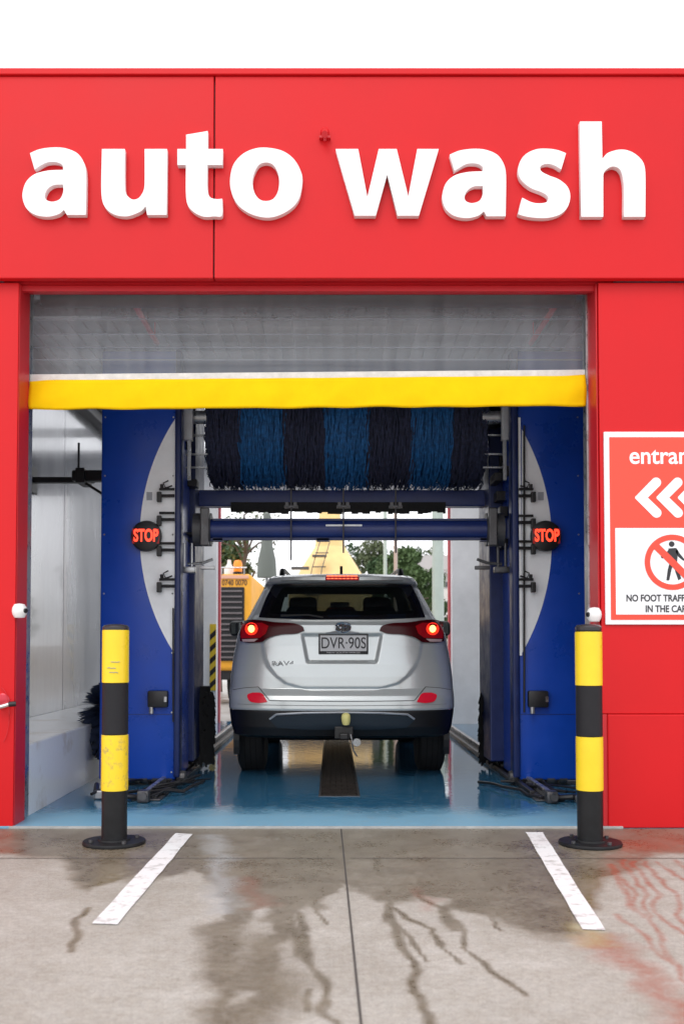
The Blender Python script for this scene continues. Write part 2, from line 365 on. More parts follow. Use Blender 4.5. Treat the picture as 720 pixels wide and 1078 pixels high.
# ------------------------------------------------------------ car wash building
def facade():
    t = empty("car_wash_building", (0, DP, 0), "red clad car wash building with a wide open entrance bay", "building")
    zt = P(360, 75, D0).z; zb = P(360, 293, D0).z; seam_x = P(225.5, 200, D0).x
    for x0, x1 in ((-6.5, seam_x-.004), (seam_x+.004, 9.0)):
        MB().box(x0, x1, D0, D0+.055, zb, zt-.03, .006).build("fascia_panel", RED, t)
    MB().box(seam_x-.02, seam_x+.02, D0+.03, D0+.054, zb+.02, zt-.05).build("joint_backing", BLACK, t)
    MB().box(-6.55, 9.05, D0-.018, D0+.28, zt-.028, zt+.012, .005).build("parapet_cap", RED, t)
    # pillars either side of the opening
    xl, xr = P(17, 600, DP).x, P(629.5, 310, DP).x
    zl = zb-.004
    MB().box(-6.5, xl, DP, DI-.01, .0, zl, .004).build("pillar", RED, t)
    zpl = P(680, 752, DP).z
    MB().box(xr, 9.0, DP, DI-.01, zpl+.003, zl, .004).build("pillar", RED, t)
    o = MB().box(xr+.03, 9.0, DP-.014, DI-.02, .0, zpl, .006).build("plinth_panel", RED, t)
    MB().box(xr+.002, xr+.03, DP+.002, DI-.02, .0, zpl, .002).build("pillar_base", RED2, t)
    zh = P(320, 307, DI).z
    MB().box(xl-.1, xr+.1, DP+.03, DI, zl+.003, zl+.06).build("soffit", RED2, t)
    MB().box(xl-.1, xr+.1, DP+.05, DP+.09, zl-.035, zl+.002, .003).build("head_trim", RED2, t)
    MB().box(xl+.003, P(23, 600, DI).x, DP+.02, DI, .0, zl, .003).build("door_jamb", RED2, t)
    MB().box(P(619, 450, DI).x, xr-.003, DP+.02, DI, .0, zl, .003).build("door_jamb", RED2, t)
    # upper wall above the door, behind fascia
    MB().box(-6.5, 9, D0+.058, DI+.2, zl+.065, zt-.04).build("upper_wall", CEIL, t)
    # galvanised guides of the roller door
    return t, zt, zl, xl, xr
BLD, ZT, ZL, XPL, XPR = facade()
RH = 3.72
def inner():
    t = BLD
    # side walls: glossy lower panels, joints, concrete plinth
    xs = XL
    yj = P(78, 600, 7.9).y
    for (a, c) in ((DI+.01, 7.53), (7.54, 9.9), (9.91, 12.0), (12.01, DX)):
        MB().box(xs-.02, xs, a, c, .0, RH-.02, .002).build("wall_panel", INW, t)
        MB().box(XR, XR+.02, a, c, .0, RH-.02, .002).build("wall_panel", INW, t)
    MB().box(xs-.25, xs-.03, DI, DX, 0, RH).build("side_wall", CEIL, t)
    MB().box(XR+.03, XR+.25, DI, DX, 0, RH).build("side_wall", CEIL, t)
    MB().box(xs-.01, xs+.12, DI+.2, DX-.1, RH-.16, RH-.05, .01).build("wall_rail", BLACK, t)
    PL = mat("painted_plinth", (.70, .73, .76), .2, var=.06, vscale=2.2, bump=.1, bscale=30, dirt=(.48, .42, .34))
    MB().box(xs+.001, XF, DI+.02, DX-.002, 0, .47, .012).build("wall_ledge", PL, t)
    MB().box(XR-.06, XR-.001, DI+.02, DX-.002, 0, .42, .01).build("wall_plinth", PL, t)
    b = MB()
    sy0, sy1, sx0, sx1 = 10.2, 13.5, xs+.3, XR-.3      # unseen ceiling opening, added so daylight brightens the far half of the bay
    b.box(xs-.25, XR+.25, D0+.06, sy0, RH, RH+.04); b.box(xs-.25, XR+.25, sy1, DX+.3, RH, RH+.04)
    b.box(xs-.25, sx0, sy0, sy1, RH, RH+.04); b.box(sx1, XR+.25, sy0, sy1, RH, RH+.04)
    k = xs
    while k < XR:
        b.box(k, k+.06, D0+.3, sy0, RH-.025, RH+.001); k += .12
    b.build("ceiling", CEIL, t)
    b = MB()
    for yy in (7.02, 7.48, 9.6, 11.8): b = MB(); b.box(xs+.13, XR-.03, yy, yy+.10, RH-.12, RH-.03); b.build("ceiling_beam", STEEL, t)
    # exit wall
    el, er = P(228, 650, DX).x, P(476, 650, DX).x; zh = P(350, 519, DX).z
    MB().box(xs-.25, el, DX, DX+.30, 0, RH+.1, .004).build("exit_pillar", INW2, t)
    MB().box(er, XR+.25, DX, DX+.30, 0, RH+.1, .004).build("exit_pillar", INW2, t)
    MB().box(el+.002, er-.002, DX+.01, DX+.29, zh, RH+.1).build("exit_header", CEIL, t)
    for x0, x1 in ((el+.001, el+.03), (er-.03, er-.001)):
        MB().box(x0, x1, DX+.20, DX+.31, 0, zh-.002, .003).build("exit_trim", mat("pinkish_red_trim", (.6, .10, .12), .5), t)
    # hazard stripe guard on left exit pillar
    g = MB().box(el-.09, el-.001, DX-.022, DX-.002, P(228, 727, DX).z, P(228, 657, DX).z, .003).build("corner_guard", mat("hazard_yellow", (.70, .50, .03), .5), t)
    z0, z1 = P(228, 727, DX).z, P(228, 657, DX).z; b = MB(); k = z0+.02
    while k < z1-.17:
        b.prism([(el-.088, DX-.026, k), (el-.004, DX-.026, k+.08), (el-.004, DX-.026, k+.16), (el-.088, DX-.026, k+.08)], (0, .003, 0)); k += .17
    b.build("black_stripes", BLACK, g)
inner()
def outer_shell():
    # roof sheet edge and flanks so the building stands from the side too
    MB().box(-6.5, XL-.26, DI+.002, DX+.3, 0, ZT-.05).build("side_building", CEIL, BLD)
    MB().box(XR+.26, 9.0, DI+.002, DX+.3, 0, ZT-.05).build("side_building", CEIL, BLD)
outer_shell()
# red conduits seen through the clear curtain, hung under the ceiling
cl, cr = P(136, 306, 6.88), P(592, 307, 6.88)
RCON = mat("red_conduit", (.9, .12, .14), .3)
for c, nm in ((cl, "left"), (cr, "right")):
    b = MB(); zc = 3.55; xx = c.x
    b.cyl((xx, 6.6, zc), (xx, 8.0, zc), .022); 
    for yy in (6.7, 7.3, 7.9): b.box(xx-.004, xx+.004, yy, yy+.01, zc+.01, RH-.03)
    tag(b.build("conduit_pipe", RCON, None, True, org=(xx, 7.2, zc)), "thin red pipe under the bay ceiling behind the clear curtain, towards the %s wall" % nm, "pipe", "red ceiling pipes")

# ------------------------------------------------------------ roller door: clear curtain, batten, yellow hem
def rdoor():
    t = empty("roller_door", (-.07, DI, 3.0), "rolled up clear plastic door curtain with white batten and yellow bottom hem", "door")
    x0, x1 = P(31, 400, DI).x, P(616.5, 400, DI).x
    m = bpy.data.materials.new("clear_pvc"); m.use_nodes = True; n = m.node_tree.nodes; l = m.node_tree.links
    for q in list(n):
        if q.type != 'OUTPUT_MATERIAL': n.remove(q)
    out = [q for q in n if q.type == 'OUTPUT_MATERIAL'][0]
    tr = n.new("ShaderNodeBsdfTransparent"); tr.inputs[0].default_value = (.92, .93, .94, 1)
    pr = n.new("ShaderNodeBsdfPrincipled"); pr.inputs["Base Color"].default_value = (.42, .45, .49, 1); pr.inputs["Roughness"].default_value = .22
    tc = n.new("ShaderNodeTexCoord"); mp = n.new("ShaderNodeMapping"); mp.inputs["Scale"].default_value = (14, 1, .3); l.new(tc.outputs["Object"], mp.inputs[0])
    nz = n.new("ShaderNodeTexNoise"); nz.inputs["Scale"].default_value = 1; nz.inputs["Detail"].default_value = 2; l.new(mp.outputs[0], nz.inputs[0])
    mp2 = n.new("ShaderNodeMapping"); mp2.inputs["Scale"].default_value = (.35, 1, 24); l.new(tc.outputs["Object"], mp2.inputs[0])
    nz2 = n.new("ShaderNodeTexNoise"); nz2.inputs["Scale"].default_value = 1; nz2.inputs["Detail"].default_value = 2; l.new(mp2.outputs[0], nz2.inputs[0])
    mm = n.new("ShaderNodeMath"); mm.operation = 'ADD'; l.new(nz.outputs[0], mm.inputs[0]); l.new(nz2.outputs[0], mm.inputs[1])
    r = n.new("ShaderNodeMapRange"); r.inputs[1].default_value = .7; r.inputs[2].default_value = 1.35; r.inputs[3].default_value = .24; r.inputs[4].default_value = .42; l.new(mm.outputs[0], r.inputs[0])
    bp = n.new("ShaderNodeBump"); bp.inputs["Strength"].default_value = .08; bp.inputs["Distance"].default_value = .01; l.new(nz2.outputs[0], bp.inputs["Height"]); l.new(bp.outputs[0], pr.inputs["Normal"])
    mi = n.new("ShaderNodeMixShader"); l.new(r.outputs[0], mi.inputs[0]); l.new(tr.outputs[0], mi.inputs[1]); l.new(pr.outputs[0], mi.inputs[2]); l.new(mi.outputs[0], out.inputs[0])
    ztop = ZL+.05
    zl0, zr0 = P(31, 393, DI).z, P(616, 388, DI).z
    zl1, zr1 = P(31, 402, DI).z, P(616, 397, DI).z
    zl2, zr2 = P(31, 431, DI).z, P(616, 427, DI).z
    def bar(a0, a1, b0, b1, y0, y1):   # left top/bottom, right top/bottom
        return [(x0, y0, a0), (x0, y0, a1), (x1, y0, b1), (x1, y0, b0)], (0, y1-y0, 0)
    # curtain
    b = MB(); nx_ = 60
    for i in range(nx_):
        xa, xb = x0+(x1-x0)*i/nx_, x0+(x1-x0)*(i+1)/nx_
        wv = lambda x: .006*sin(x*7)+.004*sin(x*19)
        za, zb = zl0+(zr0-zl0)*i/nx_, zl0+(zr0-zl0)*(i+1)/nx_
        b.quad((xa, DI+.05+wv(xa), za), (xb, DI+.05+wv(xb), zb), (xb, DI+.05, ztop), (xa, DI+.05, ztop))
    b.build("clear_curtain", m, t, True)
    MB().lathe([(.075, x0+.02), (.075, x1-.02)], (0, DI+.22, P(0, 312, DI+.22).z), 24, 'X').build("roller_drum", mat("drum_grey", (.07, .07, .075), .4, .3, var=.2, vscale=6), t, True)
    for yy in (336, 352, 366, 379):
        zz = P(0, yy, DI+.065).z; MB().box(x0+.01, x1-.01, DI+.061, DI+.066, zz-.003, zz+.003, .001).build("stiffener_rod", mat("stiffener_blue_grey", (.16, .18, .22), .4), t)
    pts, v = bar(zl0, zl1, zr0, zr1, DI+.025, DI+.065); MB().prism(pts, v).build("white_batten", mat("batten_white", (.66, .66, .66), .4, var=.15, vscale=20), t)
    # yellow hem, slightly creased cloth
    YH = mat("yellow_hem_cloth", (.88, .56, .0), .75, spec=.15, var=.06, vscale=5, bump=.25, bscale=9)
    b = MB(); nx_, nz_ = 160, 12; grid = []
    for i in range(nx_+1):
        u = i/nx_; x = x0+.004+(x1-x0-.008)*u; col = []
        for j in range(nz_+1):
            v = j/nz_; zt_ = (zl1+.004)*(1-u)+(zr1+.004)*u; zb_ = zl2*(1-u)+zr2*u
            zb_ += .0015*sin(u*23)+.002*sin(u*61+1)
            z = zt_*(1-v)+zb_*v
            ed = min(u, 1-u)
            cr = .010*math.exp(-ed*28)*sin((v*5+u*60))+.004*sin(u*50+v*4)*v
            y = DI+.018-.006*sin(pi*v)+cr
            col.append(b.bm.verts.new((x, y, z)))
        grid.append(col)
    for i in range(nx_):
        for j in range(nz_): b.bm.faces.new((grid[i][j], grid[i+1][j], grid[i+1][j+1], grid[i][j+1]))
    o = b.build("yellow_hem", YH, t, True, ang=None)
    sm_ = o.modifiers.new("s", 'SOLIDIFY'); sm_.thickness = .03; sm_.offset = -1
    MB().box(x0-.012, x0-.002, DI+.001, DI+.09, .02, ztop, .001).build("guide_rail", STEEL, t)
    MB().box(x1+.002, x1+.014, DI+.001, DI+.09, .02, ztop, .001).build("guide_rail", STEEL, t)
rdoor()

# ------------------------------------------------------------ AUTO WASH letters
def smooth_loop(pts, sub=6):
    """pts: (x, y) smooth or (x, y, 1) corner; Catmull-Rom between corners"""
    n = len(pts); out = []
    for i in range(n):
        p1, p2 = pts[i], pts[(i+1) % n]; p0, p3 = pts[i-1], pts[(i+2) % n]
        c1, c2 = len(p1) > 2, len(p2) > 2
        a = Vector(p0[:2]); b_ = Vector(p1[:2]); c = Vector(p2[:2]); d = Vector(p3[:2])
        if c1 and c2: out.append(tuple(b_)); continue
        m1 = (c-b_) if c1 else (c-a)*.5; m2 = (c-b_) if c2 else (d-b_)*.5
        # keep tangents from overshooting uneven spacing
        L_ = (c-b_).length; 
        if m1.length > L_*1.1: m1 *= L_*1.1/m1.length
        if m2.length > L_*1.1: m2 *= L_*1.1/m2.length
        for k in range(sub):
            s_ = k/sub; h = (2*s_**3-3*s_**2+1, s_**3-2*s_**2+s_, -2*s_**3+3*s_**2, s_**3-s_**2)
            out.append(tuple(b_*h[0]+m1*h[1]+c*h[2]+m2*h[3]))
    return out
def glyph_curve(loops, extr):
    cu = bpy.data.curves.new("g", 'CURVE'); cu.dimensions = '2D'; cu.fill_mode = 'BOTH'; cu.extrude = extr; cu.bevel_depth = .0015; cu.offset = -.0015
    for lp in loops:
        sp = cu.splines.new('POLY'); sp.points.add(len(lp)-1)
        for q, (x, y) in zip(sp.points, lp): q.co = (x, y, 0, 1)
        sp.use_cyclic_u = True
    o = bpy.data.objects.new("g", cu); COL.objects.link(o)
    me = bpy.data.meshes.new_from_object(o.evaluated_get(bpy.context.evaluated_depsgraph_get())); bpy.data.objects.remove(o)
    return me
A_ = [[(107,190,1),(200,152),(330,135),(450,145),(560,195),(622,290),(640,400),(636,775,1),(455,775,1),(430,728,1),(375,770),(270,793),(160,775),(80,720),(42,640),(38,560),(72,460),(150,390),(260,358),(350,350),(422,348,1),(412,300),(350,275),(260,282),(150,345,1)],
      [(420,488,1),(335,493),(275,530),(247,590),(262,632),(320,650),(390,625),(422,555)]]
U_ = [[(68,150,1),(285,150,1),(285,500),(300,580),(355,628),(415,615),(460,550),(472,470),(472,150,1),(685,150,1),(682,775,1),(495,775,1),(482,695,1),(430,745),(300,790),(170,765),(85,680),(62,540)]]
T_ = [[(235,105,1),(440,70,1),(440,240,1),(582,240,1),(580,392,1),(438,392,1),(438,620),(460,695),(520,715),(577,712,1),(575,870),(500,880),(400,882),(310,840),(250,770),(233,660),(233,392,1),(152,392,1),(152,240,1),(235,240,1)]]
O_ = [[(365,122),(500,150),(600,225),(660,340),(665,430),(635,560),(560,645),(450,700),(350,712),(230,680),(130,610),(75,510),(58,400),(85,270),(160,180),(260,132)],
      [(365,248),(300,270),(258,350),(248,430),(268,510),(310,560),(365,572),(420,555),(458,500),(472,420),(462,340),(425,272)]]
W_ = [[(50,100,1),(192,100,1),(250,405,1),(322,100,1),(435,100,1),(508,400,1),(565,100,1),(700,100,1),(575,522,1),(440,522,1),(375,262,1),(303,522,1),(170,522,1)]]
S_ = [[(545,190,1),(500,345,1),(430,305),(360,292),(305,315),(310,360),(380,400),(480,440),(560,510),(585,600),(560,700),(490,770),(380,803),(270,805),(160,790),(90,768,1),(130,612,1),(220,655),(300,665),(365,650),(372,600),(310,560),(210,520),(125,450),(92,370),(110,270),(170,195),(270,152),(380,148),(470,162)]]
H_ = [[(82,62,1),(265,62,1),(270,375,1),(320,325),(430,298),(530,325),(610,400),(632,500),(632,865,1),(450,865,1),(450,600),(430,490),(395,450),(340,445),(285,490),(278,560),(278,865,1),(92,865,1)]]
def letters():
    dF = D0-.045; t = empty("fascia_lettering", (-.05, D0, P(350, 190, D0).z), "big white raised letters reading auto wash on the red fascia", "sign")
    spec = [("a", A_, 20, 140, 9, 9), ("u", U_, 100, 140, 9, 9), ("t", T_, 170, 130, 9, 9), ("o", O_, 235, 140, 8, 8), ("w", W_, 345, 140, 6, 6), ("a", A_, 461.4, 141.5, 9, 9), ("s", S_, 535, 140, 9, 9), ("h", H_, 600, 120, 8, 8)]
    for ch, lp, ox, oy, kx, ky in spec:
        loops = []
        for q in lp:
            L_ = []
            for x, y in smooth_loop(q):
                p = P(ox+x/kx, oy+y/ky, dF); L_.append((p.x, p.z))
            loops.append(L_)
        me = glyph_curve(loops, .021)
        me.transform(Matrix.Rotation(radians(90), 4, 'X')); me.transform(Matrix.Translation(Vector((0, dF+.0225, 0)) - t.location))
        o = bpy.data.objects.new("letter", me); COL.objects.link(o); o.parent = t; me.materials.append(WHITE)
letters()
# small red bracket / sensor on the fascia
c = P(342, 143, D0)
t = empty("wall_sensor", (c.x, D0, c.z), "small red sensor on a bracket above the gap between the two words", "sensor")
MB().lathe([(.026, 0), (.026, -.02), (.018, -.03)], (c.x, D0-.001, c.z+.015), 20, 'Y').build("sensor_base", RED, t, True)
b = MB(); b.cyl((c.x, D0-.02, c.z), (c.x, D0-.075, c.z-.03), .014, .020); b.build("sensor_head", RED2, t, True)
b = MB(); b.box(c.x-.035, c.x+.035, D0-.03, D0-.002, c.z-.028, c.z-.012, .003); b.cyl((c.x, D0-.04, c.z-.03), (c.x, D0-.04, c.z-.055), .008); b.build("bracket", RED2, t)

# ------------------------------------------------------------ bollards
YEL = mat("yellow_reflective", (.86, .62, .02), .35, var=.05, vscale=6, rvar=.1, bump=.05, bscale=20)
YELW = mat("worn_yellow_reflective", (.84, .60, .02), .38, var=.05, vscale=24, dirt=(.45, .34, .10))
def bollard(px, py, ytop, bands, label, worn):
    g = G(px, py); t = empty("bollard", g, label, "bollard", "bollards at the bay entrance"); X_, Y_ = g.x, g.y
    r = 13.2/F*Y_; z = lambda yy: P(px, yy, Y_-r*.7).z
    H = z(ytop)
    MB().lathe([(.172, .0), (.174, .008), (.170, .018), (.09, .020), (.088, .03)], (X_, Y_, .001), 48).build("base_flange", mat("bollard_black", (.010, .0105, .012), .5, spec=.3, var=.4, vscale=10, bump=.1, bscale=25), t, True)
    for a in range(4):
        an = a*pi/2+.6; MB().cyl((X_+.135*cos(an), Y_+.135*sin(an), .018), (X_+.135*cos(an), Y_+.135*sin(an), .034), .012, n=6).build("anchor_bolt", DSTEEL, t)
    MB().lathe([(r, .02), (r, H-.02), (r*.97, H-.01)], (X_, Y_, 0), 48).build("post", MATS["bollard_black"], t, True)
    MB().lathe([(r*1.03, H-.028), (r*1.05, H-.012), (r*.9, H), (r*.4, H+.006), (.002, H+.007)], (X_, Y_, 0), 48).build("cap", mat("cap_grey", (.035, .035, .04), .25), t, True)
    for i, (ya, yb, kind) in enumerate(bands):
        za, zb = z(yb), z(ya); rr = r*(1.06 if kind != 'k' else 1.03)
        m = {'y': YEL, 'w': YELW, 'k': mat("black_band", (.014, .014, .017), .6, spec=.3, var=.1, vscale=20)}[kind]
        o = MB().lathe([(r, za), (rr, za+.002), (rr, zb-.002), (r, zb)], (X_, Y_, 0), 48).build("reflective_band" if kind != 'k' else "black_sleeve", m, t, True)
    return t, r, X_, Y_, z
bt, br, bx, by, bz = bollard(120.5, 888, 658, [(663, 719, 'y'), (720, 773, 'k'), (774, 833, 'w')], "scuffed bollard with yellow bands before the blue cover nearer the door handle", 1)
for dz, dx in ((bz(703), .0), (bz(708), .012), (bz(697), .02)):
    b = MB(); b.tube([(bx-.03+dx+.012*k, by-br*1.075-.001+abs(-.03+dx+.012*k)**2*6, dz+random.uniform(-.004, .004)) for k in range(5)], .0022, 5); b.build("scuff_mark", mat("scuff_grey", (.30, .33, .30), .7), bt)
bollard(621, 889, 658, [(665, 722, 'y'), (723, 775, 'k'), (776, 833, 'y')], "clean bollard with bright yellow bands below the entrance sign", 0)

# ------------------------------------------------------------ ball cameras on the jambs, door handle
def ball(px, py, label, facing):
    d = DP-.01; c = P(px, py, d); t = empty("beam_sensor", c, label, "sensor", "white beam sensors on the door jambs")
    b = MB(); b.lathe([(.002, -.045), (.030, -.042), (.042, -.02), (.045, .0), (.042, .02), (.030, .04), (.002, .045)], c, 24, 'Z'); b.build("housing", WPLAS, t, True)
    b = MB(); b.cyl((c.x, c.y+.03, c.z), (c.x, DP+.03, c.z), .02); b.build("mount", WPLAS, t, True)
    b = MB(); f = facing; b.cyl((c.x+.030*f, c.y-.012, c.z), (c.x+.047*f, c.y-.018, c.z), .017, .014); b.build("lens", BLACK, t, True)
ball(21, 643, "white ball shaped sensor with black lens on the jamb above the silver handle", 1)
ball(625, 647, "white ball shaped sensor on the jamb above the bollard beside the sign", -1)
c = P(5, 743, DP)
t = empty("door_handle", c, "silver lever handle with round rosette low on the red pillar", "handle")
b = MB(); b.lathe([(.045, 0), (.045, -.006), (.038, -.010)], (c.x-.01, DP-.001, c.z+.03), 28, 'Y'); b.build("rosette", mat("red_rosette", (.5, .03, .05), .2, .4), t, True)
b = MB(); b.tube([(c.x-.03, DP-.05, c.z-.01), (c.x+.01, DP-.05, c.z+.0), (c.x+.05, DP-.05, c.z+.012)], .015, 12); b.cyl((c.x-.01, DP, c.z+.01), (c.x-.01, DP-.05, c.z-.003), .009); b.build("lever", mat("bright_chrome", (.75, .75, .76), .12, 1), t, True)
b = MB(); b.tube([(c.x+.045, DP-.05, c.z+.011), (c.x+.07, DP-.05, c.z+.014), (c.x+.085, DP-.045, c.z+.015)], .016, 12); b.build("grip_end", BLACK, t, True)
b = MB(); b.tube([(c.x-.02+.055*cos(a), DP-.012, c.z-.06+.17*sin(a)) for a in np.linspace(-1.2, 1.5, 14)], .002, 6); b.build("cable", RED2, t, True)

# ------------------------------------------------------------ entrance sign
def sign():
    d = DP-.016; k = d/F
    x0 = P(636.3, 560, d).x; x1 = P(777, 560, d).x; z1 = P(650, 454.5, d).z; z0 = P(650, 657.5, d).z; xc = (x0+x1)/2
    t = empty("entrance_sign", (xc, DP, (z0+z1)/2), "orange red and white entrance sign with arrows and no foot traffic symbol", "sign")
    SO = mat("sign_orange_red", (.82, .065, .035), .35); SW = mat("sign_white", (.84, .86, .89), .3); SK = mat("sign_black", (.02, .02, .025), .4)
    MB().box(x0, x1, d, DP-.001, z0, z1, .003).build("sign_board", SW, t)
    zc = lambda yy: P(650, yy, d).z; xx = lambda p: P(p, 560, d).x
    MB().box(xx(641.8), xx(771.5), d-.003, d-.0005, zc(652.5), zc(460.3)).build("red_panel", SO, t)
    MB().box(xx(647), xx(766.5), d-.006, d-.0035, zc(647), zc(556)).build("white_panel", SW, t)
    text("lettering", "entrance", .148, SW, (xx(706)-.004, d-.004, zc(480.5)), t, bold=.0022, sx=.95)
    # arrow chevrons with rounded ends
    b = MB()
    for i in range(3):
        xa = xx(669+i*22.5); w_ = .030
        tip = Vector((xa+.03, d-.006, zc(524))); up_ = Vector((xa+.125, d-.006, zc(508))); dn = Vector((xa+.125, d-.006, zc(540)))
        du, dd_ = (up_-tip).normalized(), (dn-tip).normalized(); nu, nd = Vector((-du.z, 0, du.x))*w_, Vector((-dd_.z, 0, dd_.x))*w_
        if nu.z < 0: nu = -nu
        if nd.z > 0: nd = -nd
        hx = w_/abs(sin(math.atan2(du.z, du.x)))
        au = math.atan2(nu.z, nu.x); ad_ = math.atan2(-nd.z, -nd.x)
        pts = [tip-Vector((hx*.8, 0, w_*.15)), tip-Vector((hx*.8, 0, -w_*.15))]
        pts += [up_+Vector((w_*cos(au-pi*j/10), 0, w_*sin(au-pi*j/10))) for j in range(11)]
        pts += [tip+Vector((hx, 0, 0))]
        pts += [dn+Vector((w_*cos(ad_-pi*j/10), 0, w_*sin(ad_-pi*j/10))) for j in range(11)]
        b.prism(pts, (0, .002, 0))
    b.build("arrow_symbol", SW, t)
    cx, cz, R_ = xx(706.5), zc(592), 29*k*1.01
    b = MB(); n = 64; ro, ri = R_, R_*.80
    for i in range(n):
        a, a2 = 2*pi*i/n, 2*pi*(i+1)/n; y = d-.0085
        b.quad((cx+ro*cos(a), y, cz+ro*sin(a)), (cx+ro*cos(a2), y, cz+ro*sin(a2)), (cx+ri*cos(a2), y, cz+ri*sin(a2)), (cx+ri*cos(a), y, cz+ri*sin(a)))
    h_ = R_*.09; s = R_*.9*.7071; nv = Vector((h_, 0, h_))*.7071*1.4
    A, B = Vector((cx-s, d-.0088, cz+s)), Vector((cx+s, d-.0088, cz-s))
    b.quad(A+nv, B+nv, B-nv, A-nv); b.build("prohibition_ring", SO, t)
    # walking figure symbol
    b = MB(); y = d-.0072; u = R_/29
    def poly(pts): b.bm.faces.new([b.bm.verts.new((cx+px_*u, y, cz-py_*u)) for px_, py_ in pts])
    poly([(-.5+3*cos(a), -19+3*sin(a)) for a in np.linspace(0, 2*pi, 20)[:-1]])
    poly([(-4, -14.5), (4, -15), (6, -12), (5, 0), (-3, 1), (-4, -6)])
    poly([(5, -14), (8, -9), (12, -4), (16, -3), (16, -1.5), (11, -1.8), (6, -6), (3.5, -11)])
    poly([(-4, -13), (-4, -8), (-6, -5), (-11, -4), (-12, -6), (-8, -7.5)])
    poly([(-3, 1), (1, 1), (-1, 8), (-3.5, 19), (-6.5, 19), (-5, 8)])
    poly([(1, 1), (5, 0), (6, 7), (9, 17), (6, 19), (3, 10)])
    poly([(15.5, -3.2), (30, -3), (30, -1.8), (15.5, -1.6)])
    b.build("walking_symbol", SK, t)
    text("lettering", "NO FOOT TRAFFIC", .058, SK, (xx(657.5), d-.0078, zc(630)), t, bold=.0012, align='LEFT', sx=.80)
    text("lettering", "IN THE CARWASH", .058, SK, (xx(677.5), d-.0078, zc(641.3)), t, bold=.0012, align='LEFT', sx=.80)
sign()

